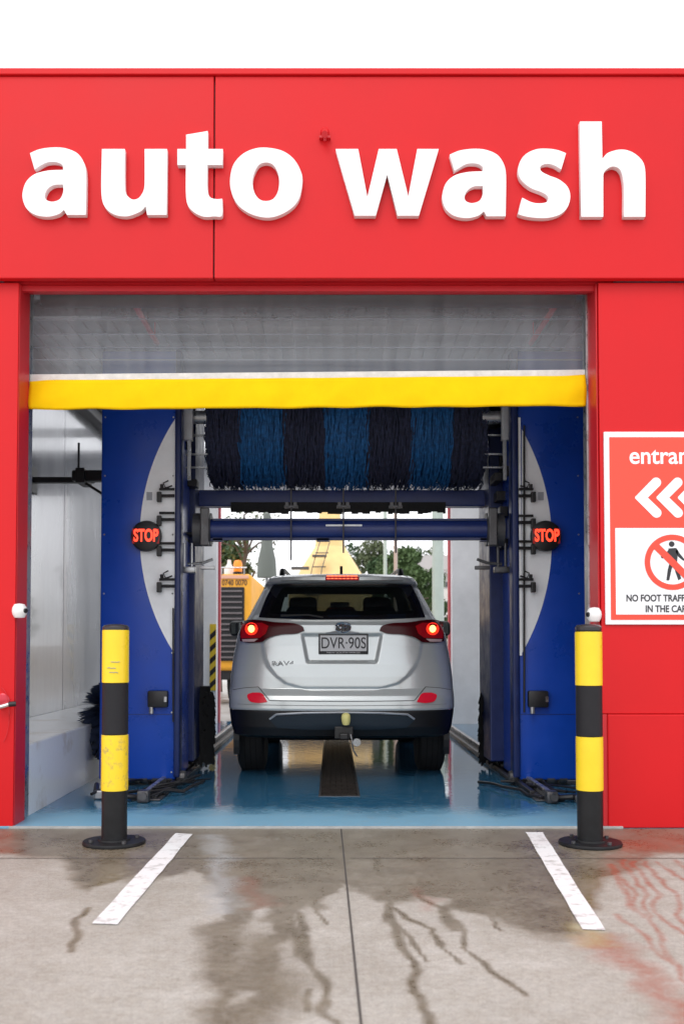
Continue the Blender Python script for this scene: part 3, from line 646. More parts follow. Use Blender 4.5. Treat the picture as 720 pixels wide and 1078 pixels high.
# ------------------------------------------------------------ wash gantry
def strands(b, paths, wd, jit=0):
    for p in paths:
        pv = None
        for i, q in enumerate(p):
            q = Vector(q); d = Vector((wd[0], wd[1], 0)) if isinstance(wd, tuple) else Vector((wd, 0, 0))
            a, c = b.bm.verts.new(q-d*.5), b.bm.verts.new(q+d*.5)
            if pv: b.bm.faces.new((pv[0], pv[1], c, a))
            pv = (a, c)
def gantry():
    x0, x1 = P(106, 600, DG_).x, P(617, 600, DG_).x; xi0, xi1 = P(186, 600, DG_).x, P(545, 600, DG_).x
    zb = P(150, 821, DG_).z; zt = 3.43; dep = 1.15
    t = empty("wash_gantry", ((xi0+xi1)/2, DG_+.5, 0), "blue rollover car wash gantry with striped top brush and two lit stop signs", "car wash machine")
    stopm = mat("stop_red_leds", (1.0, .05, .02), .4, emit=2.2)
    for s, xa, xb, xi in ((-1, x0, xi0, xi0), (1, xi1, x1+.1, xi1)):
        cov = MB().box(xa, xb, DG_, DG_+dep*.62, zb, zt, .015, 3).build("side_cover", BLUE, t, True)
        # half lens shaped pale decal
        if s < 0: ytop, ybot, xe, xm, ym = 441, 689, 184.5, 147.5, 566
        else: ytop, ybot, xe, xm, ym = 452, 688, 549, 580.5, 572
        pts = []; n = 40
        h = (ybot-ytop)/2; sg = abs(xm-xe); Rr = (h*h+sg*sg)/(2*sg)
        for i in range(n+1):
            yy = ytop+(ybot-ytop)*i/n; dy = yy-(ytop+ybot)/2; bul = math.sqrt(max(0, Rr*Rr-dy*dy))-(Rr-sg)
            pts.append(P(xe+s*max(bul, 0), yy, DG_-.004))
        dec = MB().prism(pts, (0, .003, 0)).build("arc_decal", DECAL, cov)
        xs2 = [xa+.03, xb-.03] if s < 0 else [xb-.16]
        for bx2 in xs2:
            for zz in np.linspace(zb+.06, 2.9, 7): MB().cyl((bx2, DG_-.004, zz), (bx2, DG_+.003, zz), .007, n=10).build("bolt", STEEL, cov, True)
        MB().box(xa+.012, xb-.012, DG_-.0022, DG_+.001, P(0, 752, DG_).z-.002, P(0, 752, DG_).z+.002).build("panel_joint", DBLUE, cov)
        # printed marks on decal (small grey block of text-like lines)
        q = P(157.5 if s < 0 else 569, 522, DG_-.006)
        MB().box(q.x-.022, q.x+.022, DG_-.0065, DG_-.005, q.z-.035, q.z+.03).build("grey_patch", mat("faded_grey_print", (.36, .38, .42), .5), cov)
        # edge post
        xp0, xp1 = (P(184.5, 600, DG_).x, P(190.5, 600, DG_).x) if s < 0 else (P(538.5, 600, DG_).x, P(545.5, 600, DG_).x)
        MB().box(xp0, xp1, DG_-.03, DG_+.12, zb+.02, zt, .012, 3).build("edge_post", DBLUE, t, True)
        if s > 0:
            MB().box(P(545.8, 600, DG_).x, P(548.3, 600, DG_).x, DG_-.018, DG_-.001, P(550, 690, DG_).z, P(550, 440, DG_).z).build("pale_strip", DECAL, t)
            MB().cyl(P(551.5, 750, DG_-.02), P(551.5, 448, DG_-.02), .008).build("black_conduit", BLACK, t, True)
        else:
            MB().cyl(P(182.5, 760, DG_-.02), P(182.5, 640, DG_-.02), .006).build("black_conduit", BLACK, t, True)
        # inner machinery column
        cx0, cx1 = (P(190, 600, 8.6).x, P(207, 600, 8.6).x) if s < 0 else (P(513, 600, 8.6).x, P(536, 600, 8.6).x)
        MB().box(min(cx0, cx1), max(cx0, cx1), 8.5, 9.1, .12, zt, .01).build("inner_column", DBLUE, t)
        # white vertical lift tube + thin rod
        cxx = P(198 if s < 0 else 533, 440, 8.0).x
        b = MB(); b.box(cxx-.036, cxx+.036, 8.0, 8.07, P(198, 463, 8.0).z, zt-.02, .006); b.build("lift_tube", mat("aluminium_tube", (.5, .51, .52), .4, .3, var=.15, vscale=10), t)
        MB().box(cxx-.016-.01*s, cxx+.012-.01*s, 8.02, 8.05, P(198, 505, 8.0).z, P(198, 463, 8.0).z).build("lift_rod", STEEL, t)
        # carriage blocks, motor and guide details beside the beams
        for k in range(16):
            b = MB(); zz = random.uniform(1.9, 3.2); ww = random.uniform(.02, .07); hh = random.uniform(.02, .09); xx = random.uniform(min(cx0, cx1), max(cx0, cx1))
            b.box(xx-ww, xx+ww, 8.15+random.random()*.3, 8.5, zz, zz+hh, .004)
            b.build("carriage_fitting", BLACK, t)
        mxx = P(207 if s < 0 else 518, 440, 8.1).x
        MB().cyl((mxx-.08, 8.15, P(0, 438, 8.1).z), (mxx+.08, 8.15, P(0, 438, 8.1).z), .055).build("drive_motor", STEEL, t, True)
        for yy in (458, 478, 492): q = P(207 if s < 0 else 520, yy, 8.2); MB().box(q.x-.09, q.x+.09, 8.2, 8.23, q.z-.006, q.z+.006).build("guide_rod", STEEL, t)
        # grey end drum of nozzle beam with hanging strap
        ex_ = P(213 if s < 0 else 521, 557, 8.0).x
        b = MB(); b.cyl((ex_-.07, 8.05, P(0, 557, 8.0).z), (ex_+.07, 8.05, P(0, 557, 8.0).z), .135, n=28)
        b.build("beam_drum", mat("grey_rubber", (.06, .062, .068), .5, var=.3, vscale=10), t, True)
        b = MB(); b.box(ex_-.03*s-.035, ex_-.03*s+.035, 7.9, 7.98, P(0, 575, 7.95).z, P(0, 535, 7.95).z, .01); b.build("strap", DSTEEL, t)
        b = MB()
        q = P(198 if s < 0 else 528, 590, 8.0)
        b.cyl(q+Vector((-.03, 0, .14)), q+Vector((-.03, 0, -.06)), .012, n=8); b.cyl(q+Vector((.03, 0, .14)), q+Vector((.03, 0, -.06)), .012, n=8)
        b.box(q.x-.06, q.x+.06, 7.98, 8.06, q.z-.10, q.z-.05, .008); b.tube([q+Vector((0, 0, -.03)), q+Vector((-.12*s, 0, -.02)), q+Vector((-.2*s, 0, .01))], .012, 8)
        b.box(q.x-.16*s-.06, q.x-.16*s+.06, 7.97, 8.0, q.z-.075, q.z-.045, .005)
        b.build("spray_arm", STEEL if s < 0 else DSTEEL, t, True)
        # vertical steel guide rods alongside inner column
        b = MB(); gx_ = P(211 if s < 0 else 509.5, 600, 9.0).x
        b.cyl((gx_, 9.0, .5), (gx_, 9.0, 2.4), .016, n=10); b.build("guide_tube", mat("warm_steel", (.5, .45, .40), .25, .9, var=.3, vscale=6, stretch=(1, 1, 3)), t, True)
        # side brush: black bristles low down
        bx_ = P(211 if s < 0 else 519, 700, 8.9).x; pth = []
        for k in range(900):
            a = random.uniform(0, 2*pi); z_ = random.uniform(.16, .72); r0 = .02; rr = random.uniform(.09, .13)
            pth.append([(bx_+r0*cos(a), 8.95+r0*sin(a), z_), (bx_+rr*cos(a)*.8, 8.95+rr*sin(a), z_-.03), (bx_+rr*cos(a), 8.95+rr*sin(a), z_-random.uniform(.09, .14))])
        b = MB(); strands(b, pth, (.02, .01)); b.cyl((bx_, 8.95, .1), (bx_, 8.95, .74), .085, n=14)
        b.build("side_brush", mat("black_bristle", (.008, .008, .009), .8), t)
        # junction box low on the cover
        q = P(168.5 if s < 0 else 566, 737, DG_)
        jb = MB().box(q.x-.085, q.x+.07, DG_-.07, DG_-.001, q.z-.055, q.z+.075, .012).build("junction_box", BLACK, cov, True)
        MB().cyl((q.x-.055, DG_-.06, q.z-.05), (q.x-.055, DG_-.06, q.z-.10), .018).box(q.x+.045, q.x+.065, DG_-.075, DG_-.07, q.z-.01, q.z+.03).build("cable_gland", STEEL, jb, True)
        # STOP light
        q = P(154.5 if s < 0 else 574, 564.5, DG_-.05)
        sl_ = empty("x", (0, 0, 0), None, None); bpy.data.objects.remove(sl_)
        st = MB().lathe([(.09, .04), (.116, .03), (.122, .0), (.116, -.022), (.10, -.03)], (q.x, DG_-.055, q.z), 40, 'Y').build("stop_light", BLACK, t, True)
        st["label"] = "round black light showing STOP in red, on the %s cover" % ("left" if s < 0 else "right")
        text("stop_lettering", "STOP", .132, stopm, (q.x+.002, DG_-.089, q.z-.002), st, bold=.004, ext=.002, sx=.60)
        MB().box(q.x-.105*1, q.x+.105, DG_-.0835, DG_-.0815, q.z-.060, q.z+.056).build("led_matrix", mat("led_glow", (.30, .008, .006), .5, emit=.25), st)
        # small black brackets from edge post over the decal
        for yy in (520, 545 if s < 0 else 548, 577 if s < 0 else 575, 615):
            xs_ = 184 if s < 0 else 546; xe_ = 168 if s < 0 else 561; b = MB()
            q0, q1 = P(xs_, yy-5, DG_-.05), P(xe_, yy-5, DG_-.05); b.cyl(q0, q1, .010, n=8)
            q0, q1 = P(xs_, yy+2, DG_-.05), P(xe_, yy+2, DG_-.05); b.cyl(q0, q1, .013, n=8)
            b.box(q1.x-.018, q1.x+.018, DG_-.075, DG_-.03, q1.z-.05, q1.z+.03, .006)
            if yy in (520, 615):
                u = -s; h = q1+Vector((u*.05, 0, .06)); b.tube([h, h+Vector((-u*.02, 0, .04)), h+Vector((u*.02, 0, .06))], .006, 6); b.tube([q1+Vector((0, 0, .05)), h, h+Vector((u*.05, 0, .02))], .007, 6)
                b.cyl(h+Vector((-u*.03, 0, .0)), h+Vector((-u*.03, -.01, .03)), .014, n=8)
            b.build("nozzle_bracket", BLACK, t)
        # foot rollers / bogie under the cover, seen below the panel
        b = MB(); xc = (xi-s*.06)
        for k in range(5): b.cyl((xc+s*(.02+.12*k*.8)-.03, DG_+.05, .075), (xc+s*(.02+.12*k*.8)+.03, DG_+.05, .075), .05, n=18)
        b.box(min(xc, xc+s*.55), max(xc, xc+s*.55), DG_+.02, DG_+.7, .06, zb-.004)
        b.build("wheel_bogie", DSTEEL, t)
    # top cross head
    MB().box(xi0, xi1, DG_+.12, DG_+.3, 3.1, zt-.04, .01).build("head_beam", DBLUE, t)
    # upper blue beam behind, lower nozzle beam in front
    a, c = P(190, 525, 8.8), P(518, 525, 8.8)
    MB().box(a.x, c.x, 8.75, 8.9, P(0, 533.5, 8.8).z, P(0, 516.5, 8.8).z, .01).build("upper_crossbeam", mat("mid_blue_steel", (.012, .03, .16), .35, var=.15, vscale=5), t)
    a, c = P(222, 557, 8.0), P(521, 557, 8.0)
    b = MB(); zc_ = P(0, 557, 8.0).z
    b.lathe([(.088, a.x), (.088, c.x)], (0, 8.04, zc_), 28, 'X'); b.build("nozzle_beam", MATS["mid_blue_steel"], t, True)
    b = MB(); b.box(a.x+.02, c.x-.03, 7.97, 8.0, zc_+.065, zc_+.082); b.box(a.x+.02, c.x-.05, 7.97, 8.0, zc_-.092, zc_-.072)
    for px in (228, 512, 340): q = P(px, 568, 7.98); b.box(q.x-.05, q.x+.05, 7.97, 8.05, q.z-.012, q.z+.01)
    b.build("beam_edge", DBLUE, t)
    q = P(362, 553, 7.94); MB().box(q.x-.145, q.x+.145, 7.945, 7.955, q.z-.007, q.z+.007).build("spray_slot", STEEL, t)
    # ragged black skirt under the upper beam
    b = MB(); xa, xb = P(243, 530, 8.7).x, P(469, 530, 8.7).x; k = xa
    while k < xb:
        ww = random.uniform(.03, .07); zt_ = P(0, 531, 8.7).z; b.box(k, min(k+ww, xb), 8.70, 8.712, zt_-random.uniform(.06, .085), zt_+.02); k += ww-.0005
    b.build("rubber_skirt", RUB, t)
    # hanging rods with brackets
    for px in (306.5, 361.5, 416.5):
        b = MB(); b.cyl(P(px, 514, 7.9), P(px, 590 if px < 310 else 582, 7.9), .0065, n=8)
        q = P(px, 533, 7.9); b.box(q.x-.055, q.x+.055, 7.89, 7.93, q.z-.012, q.z+.01, .003); b.box(q.x-.045, q.x-.02, 7.88, 7.92, q.z, q.z+.03); b.box(q.x+.02, q.x+.045, 7.88, 7.92, q.z, q.z+.03)
        b.build("hanging_rod", mat("rod_grey", (.07, .07, .075), .4, .5), t, True)
    # striped top brush
    z0 = P(0, 511, 8.15).z; R_ = .46; yc, zc = 8.62, P(0, 511, 8.15).z+.55
    xs_ = [221, 252, 300, 342, 387, 432, 475, 509]
    tb = MB().cyl((P(212, 470, 8.3).x, yc, zc), (P(520, 470, 8.3).x, yc, zc), .07).build("top_brush", DSTEEL, t, True)
    DB = mat("dark_brush_foam", (.020, .026, .062), .8, var=.6, vscale=30); LB = mat("blue_brush_foam", (.004, .10, .30), .7, var=.6, vscale=30)
    for i in range(7):
        xa, xb = P(xs_[i], 470, 8.3).x, P(xs_[i+1], 470, 8.3).x; b = MB()
        pth = []
        for k in range(430):
            x = random.uniform(xa-.012, xb+.012); R2 = R_*random.choice([random.uniform(.90, 1.05), random.uniform(.95, 1.13)]); ph = random.uniform(0, 6.28); am = random.uniform(.003, .018); st_ = random.uniform(-.6, 1.4)
            n = 15; p = []
            for j in range(n):
                th_ = st_ - j*.135
                p.append((x+am*sin(ph+j*1.1)+am*.6*sin(ph*2+j*2.3), yc-R2*cos(th_)+random.uniform(-.006, .006), zc+R2*sin(th_)))
            pth.append(p)
        for k in range(90):  # back and top side
            x = random.uniform(xa, xb); st_ = random.uniform(1.2, 4.8); R2 = R_*random.uniform(.9, 1.0)
            pth.append([(x+.005*sin(j), yc-R2*cos(st_-j*.15), zc+R2*sin(st_-j*.15)) for j in range(12)])
        strands(b, pth, .009)
        b.lathe([(R_*.88, xa), (R_*.88, xb)], (0, yc, zc), 36, 'X')
        b.build("brush_band", LB if i % 2 else DB, tb)
    return t
gantry()
# side brush behind the left cover, near the wall
def sidebrush():
    c = P(104, 745, 8.25); t = empty("wheel_brush", (c.x+.1, 8.25, 0), "dark splayed bristle brush low between the left wall and the blue cover", "brush")
    pth = []
    for k in range(2600):
        a = random.uniform(pi*.5, pi*1.5); el = random.uniform(-1.45, 1.1); r = random.uniform(.2, .33)*(1.15 if el < -.3 else 1)
        dx = cos(a)*cos(el); dy = sin(a)*cos(el)*.8; dz = sin(el)
        o = Vector((c.x+.16, 8.25, c.z-.02)); p = [o+Vector((dx, dy, dz))*r*f+Vector((0, 0, -.06*f*f)) for f in (.3, .65, 1.0)]; pth.append(p)
    b = MB(); strands(b, pth, (.022, .008)); b.build("bristles", mat("navy_bristle", (.010, .022, .06), .7, var=.4, vscale=20), t)
    b = MB(); b.cyl((c.x+.16, 8.1, c.z-.02), (c.x+.16, 8.4, c.z-.02), .10); b.cyl((c.x+.16, 8.25, 0), (c.x+.16, 8.25, c.z), .03); b.build("hub", DSTEEL, t, True)
sidebrush()
# wall bracket with rod, upper left
c = P(94, 501, 8.6)
t = empty("wall_boom", (c.x, 8.6, c.z), "black pivot arm with an upright rod high beside the left bay wall", "bracket")
b = MB(); b.box(XL, XL+.03, 8.7, 8.9, c.z-.12, c.z+.12, .005); b.box(XL+.02, c.x, 8.76, 8.84, c.z-.03, c.z+.02, .01); b.box(c.x-.14, c.x+.18, 8.55, 8.66, c.z-.05, c.z+.045, .015); b.box(c.x-.10, c.x-.02, 8.52, 8.80, c.z-.07, c.z+.06, .01)
b.cyl((c.x-.05, 8.6, c.z-.05), (c.x+.14, 8.6, c.z-.17), .012); b.build("arm", BLACK, t)
b = MB(); b.cyl((c.x-.08, 8.56, c.z+.03), (c.x-.08, 8.56, c.z+.28), .010, n=8); b.build("rod", BLACK, t, True)

# ------------------------------------------------------------ floor rails of the gantry
def rail(side, pa, pb, label):
    a = G(*pa); c = G(*pb); xa = (a.x+c.x)/2; t = empty("floor_rail", (xa, a.y, .01), label, "rail", "gantry floor rails")
    y0, y1 = min(a.y, 6.95), 13.6
    b = MB(); b.box(xa-.10, xa+.10, y0+.1, y1, .012, .024, .003); b.build("base_plate", DSTEEL, t)
    b = MB(); b.box(xa-.018, xa+.018, y0+.1, y1, .026, .085, .006); b.build("rail_head", STEEL, t)
    b = MB(); b.box(xa-side*.085-.02, xa-side*.085+.02, y0+.3, y1, .026, .06, .008); b.build("cable_tray", BLACK, t)
    b = MB(); k = y0+.3
    while k < y1: b.cyl((xa+.06, k, .024), (xa+.06, k, .045), .014, n=6); b.cyl((xa-.06, k, .024), (xa-.06, k, .045), .014, n=6); k += .4
    b.build("rail_bolts", DSTEEL, t)
    # buffer end stop & clutter
    b = MB(); b.box(xa-.045, xa+.035, y0, y0+.10, .012, .095, .012); b.cyl((xa, y0-.03, .06), (xa, y0, .06), .028); b.build("end_stop", DSTEEL, t, True)
    b = MB()
    o = Vector((xa+side*.02, y0+.12, .03))
    b.tube([o, o+Vector((side*.12, -.06, .02)), o+Vector((side*.24, .02, .0)), o+Vector((side*.36, .10, .03)), o+Vector((side*.40, .3, .05))], .02, 8)
    b.tube([o+Vector((0, .1, .0)), o+Vector((side*.14, .05, .0)), o+Vector((side*.26, .16, .0)), o+Vector((side*.32, .5, .05))], .014, 8)
    b.tube([o+Vector((-side*.08, .0, .0)), o+Vector((-side*.11, .7, .0)), o+Vector((-side*.09, 1.5, .0)), o+Vector((-side*.12, 3.5, .0))], .014, 8)
    for k in range(7):
        p = [o+Vector((side*random.uniform(-.1, .4), random.uniform(-.05, .3), random.uniform(.0, .05)))]
        for j in range(5): p.append(p[-1]+Vector((-side*random.uniform(.0, .10), random.uniform(.05, .22), random.uniform(-.02, .02))))
        for v in p: v.z = max(v.z, .025)
        b.tube(p, random.uniform(.007, .014), 7)
    b.build("supply_hose", BLACK, t, True)
    b = MB(); b.box(xa+side*.16, xa+side*.28, y0+.0, y0+.1, .012, .06, .01); b.box(xa+side*.3, xa+side*.38, y0+.16, y0+.24, .012, .075, .01)
    b.build("limit_switch", STEEL, t)
rail(-1, (145, 846), (240, 776), "steel floor rail with hoses on the blue floor, by the striped pillar")
rail(1, (600, 848), (478, 780), "steel floor rail with hoses along the blue floor on the side of the entrance sign")

# ------------------------------------------------------------ the car
CT = 7.95; CX = P(360, 700, CT).x
TAB = [ # z, halfwidth, rear y, corner depth, front y
 (.355, .78, .16, .20, 4.30), (.38, .86, .06, .30, 4.48), (.45, .885, .02, .36, 4.56), (.57, .900, .0, .38, 4.58), (.585, .900, .0, .38, 4.58),
 (.60, .905, -.004, .38, 4.58), (.67, .905, .0, .38, 4.56), (.70, .903, .012, .37, 4.54), (.76, .900, .05, .36, 4.5), (.85, .895, .055, .36, 4.42), (.95, .885, .065, .37, 4.25),
 (1.05, .872, .085, .38, 3.7), (1.10, .862, .095, .38, 3.42), (1.20, .845, .105, .38, 3.2), (1.27, .815, .11, .38, 3.02), (1.32, .775, .125, .38, 2.9), (1.36, .752, .17, .38, 2.8),
 (1.45, .715, .26, .36, 2.6), (1.58, .655, .385, .33, 2.3), (1.615, .635, .40, .32, 2.2), (1.622, .632, .25, .34, 2.18), (1.635, .625, .225, .35, 2.12), (1.672, .600, .232, .36, 2.0), (1.69, .575, .27, .38, 1.9),
 (1.705, .53, .42, .4, 1.75), (1.716, .44, .62, .4, 1.5), (1.722, .30, .85, .4, 1.3)]
TA = np.array(TAB); TA[:, 1] *= 1.03
def prof(z): return [float(np.interp(z, TA[:, 0], TA[:, k])) for k in (1, 2, 3, 4)]
PE = 2.7
def sst(a, b, x): t = min(1, max(0, (x-a)/(b-a))); return t*t*(3-2*t)
def relief(x, z):
    """pressed shapes of the tailgate: raised door skin, sunk number plate recess (metres towards the front)"""
    ax = abs(x); o = 0
    hw = float(np.interp(z, [.745, .77, .80, .86, .93, 1.0, 1.1, 1.24], [.24, .34, .45, .53, .59, .625, .645, .66]))
    if z < 1.3: o -= .013*sst(-.022, .022, hw-ax)*(1-sst(1.26, 1.30, z))*sst(.745, .775, z)
    rw = float(np.interp(z, [.96, 1.21], [.275, .325]))
    o += .030*sst(-.02, .022, rw-ax)*sst(.955, .985, z)*(1-sst(1.175, 1.205, z))
    return o
def rear_y(x, z):
    W, R, C, Fr = prof(z); t = min(abs(x)/W, .9999); return R + C*(1-(1-t**PE)**(1/PE)) + relief(x, z)
def loop(z):
    W, R, C, Fr = prof(z); out = []; n = 130
    for i in range(n+1):
        xx = W*(1-(1-i/n)**1.35) if i < n else W; tt = min(xx/W, 1); out.append((xx, R+C*(1-max(0, 1-tt**PE)**(1/PE)) + (relief(xx, z) if i < n else 0)))
    ys = R+C; Cf = .55 if z < 1.1 else .35; ye = Fr-Cf
    for k in range(1, 40): out.append((W, ys+(ye-ys)*k/40))
    n = 24
    for i in range(n+1):
        a = (pi/2)*i/n; out.append((W*cos(a)**(2/2.6) if i < n else 0, ye+Cf*sin(a)**(2/2.6) if i else ye))
    right = out; left = [(-x, y) for x, y in right[-2:0:-1]]
    return right+left
def carW(px, py):
    x, z, y = 0, 1, .1
    for _ in range(8):
        p = P(px, py, CT+y); x, z = p.x-CX, p.z; y = rear_y(x, min(max(z, .3), 1.7))
    return x, z
def car():
    SIL = mat("silver_paint", (.52, .56, .565), .24, .4, coat=.8, bump=.03, bscale=220, var=.03, vscale=2); 
    CB = mat("car_black_plastic", (.006, .006, .007), .4, var=.3, vscale=8, bump=.1, bscale=120)
    FRIT = mat("black_glass_border", (.006, .006, .007), .08, coat=.5)
    LINE = mat("panel_gap", (.05, .052, .055), .7)
    t = empty("parked_car", (CX, CT, 0), "silver wet suv seen from behind with brake lights on inside the wash bay", "car")
    def grid(zs, keep, name, m, sm=True):
        b = MB(); rings = []
        for z in zs: rings.append([b.bm.verts.new((CX+x, CT+y, z)) for x, y in loop(z)])
        n = len(rings[0])
        for A, B in zip(rings, rings[1:]):
            for i in range(n):
                c = (A[i].co+B[(i+1) % n].co)/2 - Vector((CX, CT, 0))
                if keep(c): b.bm.faces.new((A[i], A[(i+1) % n], B[(i+1) % n], B[i]))
        return b, rings
    AX = (.93, 3.6); WR = .345
    def arch(c): return any(math.hypot(c.y-a, c.z-WR) < .415 and abs(c.x) > .55 for a in AX)
    def win(c):
        W, R, C, Fr = prof(c.z)
        if 1.385 < c.z < 1.575 and c.y < R+.22 and abs(c.x) < W*.84: return True
        if 1.36 < c.z < 1.60 and R+C+.12 < c.y < Fr-.6 and not (1.35 < c.y < 1.42) and abs(c.x) > W-.02: return True
        if 1.2 < c.z < 1.62 and c.y > Fr-.3 and abs(c.x) < W-.12: return True
        return False
    zs = sorted(set([round(z, 4) for z in np.arange(.585, 1.722, .008)] + [r[0] for r in TAB if r[0] >= .585]))
    b, rings = grid(zs, lambda c: not arch(c) and not win(c), "b", SIL)
    b.bm.faces.new(rings[-1])
    body = b.build("body", SIL, t, True, ang=60)
    zs = sorted(set([round(z, 4) for z in np.arange(.355, .583, .02)] + [r[0] for r in TAB if r[0] < .58]+[.583]))
    b, rings = grid(zs, lambda c: not arch(c), "l", CB); b.bm.faces.new(rings[0][::-1])
    b.build("lower_cladding", CB, t, True, ang=30)
    def patch(name, pts, m, off=.004, th=.004, par=None, px=True, cuts=3, corner=False, label=None, smooth=True):
        if px: pts = [carW(*q) for q in pts]
        bm = bmesh.new(); vs = [bm.verts.new((x, 0, z)) for x, z in pts]; es = [bm.edges.new((vs[i], vs[(i+1) % len(vs)])) for i in range(len(vs))]
        bmesh.ops.triangle_fill(bm, use_beauty=True, edges=es)
        for _ in range(cuts):
            bmesh.ops.subdivide_edges(bm, edges=[e for e in bm.edges if e.calc_length() > .03], cuts=1, use_grid_fill=False)
            bmesh.ops.triangulate(bm, faces=bm.faces)
        b = MB(); mp = {}
        for v in bm.verts: mp[v] = (b.bm.verts.new((CX+v.co.x, CT+rear_y(v.co.x, v.co.z)-off, v.co.z)), b.bm.verts.new((CX+v.co.x, CT+rear_y(v.co.x, v.co.z)-off+th, v.co.z)))
        for f in bm.faces: b.bm.faces.new([mp[v][0] for v in f.verts]); b.bm.faces.new([mp[v][1] for v in reversed(f.verts)])
        for e in bm.edges:
            if len(e.link_faces) == 1: a_, c_ = e.verts; b.bm.faces.new((mp[a_][0], mp[c_][0], mp[c_][1], mp[a_][1]))
        bm.free(); o = b.build(name, m, par or t, smooth, ang=35)
        if label: o["label"] = label
        return o
    def mirror(pts): return [(720-x, y) for x, y in pts][::-1]
    # rear window: black border ring and clear dark glass
    og = [(carW(x, y)) for x, y in smooth_loop([(289, 613, 1), (325, 612), (360, 611.5), (395, 612), (431, 613, 1), (440, 630), (447.5, 650, 1), (400, 652), (360, 652), (320, 652), (272.5, 650, 1), (280, 630)], 4)]
    ig = []
    cz = 1.475
    for x, z in og: ig.append((x*.86, cz+(z-cz)*.76))
    b = MB(); n = len(og)
    for i in range(n):
        for k in range(3):
            def q(j, f): x = og[j % n][0]*(1-f)+ig[j % n][0]*f; z = og[j % n][1]*(1-f)+ig[j % n][1]*f; return (CX+x, CT+rear_y(x, min(z, 1.61))-.010-(.02 if z > 1.6 else 0)*0, z)
            b.quad(q(i, k/3), q(i+1, k/3), q(i+1, (k+1)/3), q(i, (k+1)/3))
    rw = b.build("rear_window", FRIT, t, True)
    gm = bpy.data.materials.new("tinted_glass"); gm.use_nodes = True; n_ = gm.node_tree.nodes; l_ = gm.node_tree.links
    pr = n_["Principled BSDF"]; pr.inputs["Base Color"].default_value = (.01, .012, .014, 1); pr.inputs["Roughness"].default_value = .04
    tr = n_.new("ShaderNodeBsdfTransparent"); tr.inputs[0].default_value = (.30, .33, .33, 1); ms = n_.new("ShaderNodeMixShader"); ms.inputs[0].default_value = .22
    l_.new(tr.outputs[0], ms.inputs[1]); l_.new(pr.outputs[0], ms.inputs[2]); l_.new(ms.outputs[0], n_["Material Output"].inputs[0])
    bpts = [(x*1.0, z) for x, z in ig]
    patch("pane", bpts, gm, off=.009, th=.001, par=rw, px=False, cuts=2)
    # side windows and windscreen
    for s in (-1, 1):
        b = MB(); zz = np.linspace(1.335, 1.625, 8)
        for i in range(7):
            for j in range(12):
                def q(i_, j_):
                    z = zz[i_]; W, R, C, Fr = prof(z); ya, yb = R+C-.02, Fr-.42; return (CX+s*(W+.005), CT+ya+(yb-ya)*j_/12, z)
                b.quad(q(i, j), q(i, j+1), q(i+1, j+1), q(i+1, j))
        b.build("side_window", gm, t, True)
    b = MB(); zz = np.linspace(1.15, 1.65, 8)
    for i in range(7):
        for j in range(8):
            def q(i_, j_): z = zz[i_]; W, R, C, Fr = prof(z); x = (W-.06)*(-1+2*j_/8); return (CX+x, CT+Fr+.003-.25*abs(x/W)**3*.5, z)
            b.quad(q(i, j), q(i, j+1), q(i+1, j+1), q(i+1, j))
    wgm = bpy.data.materials.new("windscreen_glass"); wgm.use_nodes = True; n2 = wgm.node_tree.nodes; pr2 = n2["Principled BSDF"]; pr2.inputs["Roughness"].default_value = .05; pr2.inputs["Base Color"].default_value = (.3, .32, .32, 1)
    tr2 = n2.new("ShaderNodeBsdfTransparent"); tr2.inputs[0].default_value = (.8, .84, .82, 1); m2 = n2.new("ShaderNodeMixShader"); m2.inputs[0].default_value = .12
    wgm.node_tree.links.new(tr2.outputs[0], m2.inputs[1]); wgm.node_tree.links.new(pr2.outputs[0], m2.inputs[2]); wgm.node_tree.links.new(m2.outputs[0], n2["Material Output"].inputs[0])
    b.build("windscreen", wgm, t, True)
    # interior
    SEAT = mat("dark_upholstery", (.012, .012, .014), .8)
    MB().box(CX-.70, CX+.70, CT+.6, CT+3.3, .62, 1.12).build("cabin_floor", SEAT, t)
    for (sx, sy) in ((-.37, 2.0), (.37, 2.0), (-.36, 1.15), (.36, 1.15), (0, 1.15)):
        b = MB(); hh = 1.40 if sy > 1.5 else 1.27
        b.box(CX+sx-.23, CX+sx+.23, CT+sy, CT+sy+.14, 1.0, hh, .05, 3); b.box(CX+sx-.14, CX+sx+.14, CT+sy+.02, CT+sy+.12, hh+.02, hh+.19, .05, 3)
        b.cyl((CX+sx-.05, CT+sy+.07, hh-.02), (CX+sx-.05, CT+sy+.07, hh+.06), .008, n=8); b.cyl((CX+sx+.05, CT+sy+.07, hh-.02), (CX+sx+.05, CT+sy+.07, hh+.06), .008, n=8)
        b.build("seat", SEAT, t, True)
    b = MB(); b.box(CX-.65, CX+.65, CT+2.8, CT+3.15, 1.1, 1.18, .03); b.box(CX-.10, CX+.10, CT+2.5, CT+2.52, 1.5, 1.56, .01); b.build("dashboard", SEAT, t, True)
    # tail lights
    TL = mat("tail_lamp_red", (.20, .003, .006), .2, spec=.3, emit=.35); TLK = mat("tail_lamp_smoke", (.05, .002, .004), .25, spec=.25)
    BL = mat("brake_bulb", (1.0, .42, .10), .3, emit=5.0); CLR = mat("clear_lamp", (.55, .40, .40), .1, coat=.8)
    left = [(253.5, 655, 1), (262, 652.5), (276, 653), (290, 655), (308, 656), (318, 659), (320.5, 664, 1), (312, 667), (296, 668), (284, 671), (276, 676, 1), (262, 676.5), (253, 675, 1)]
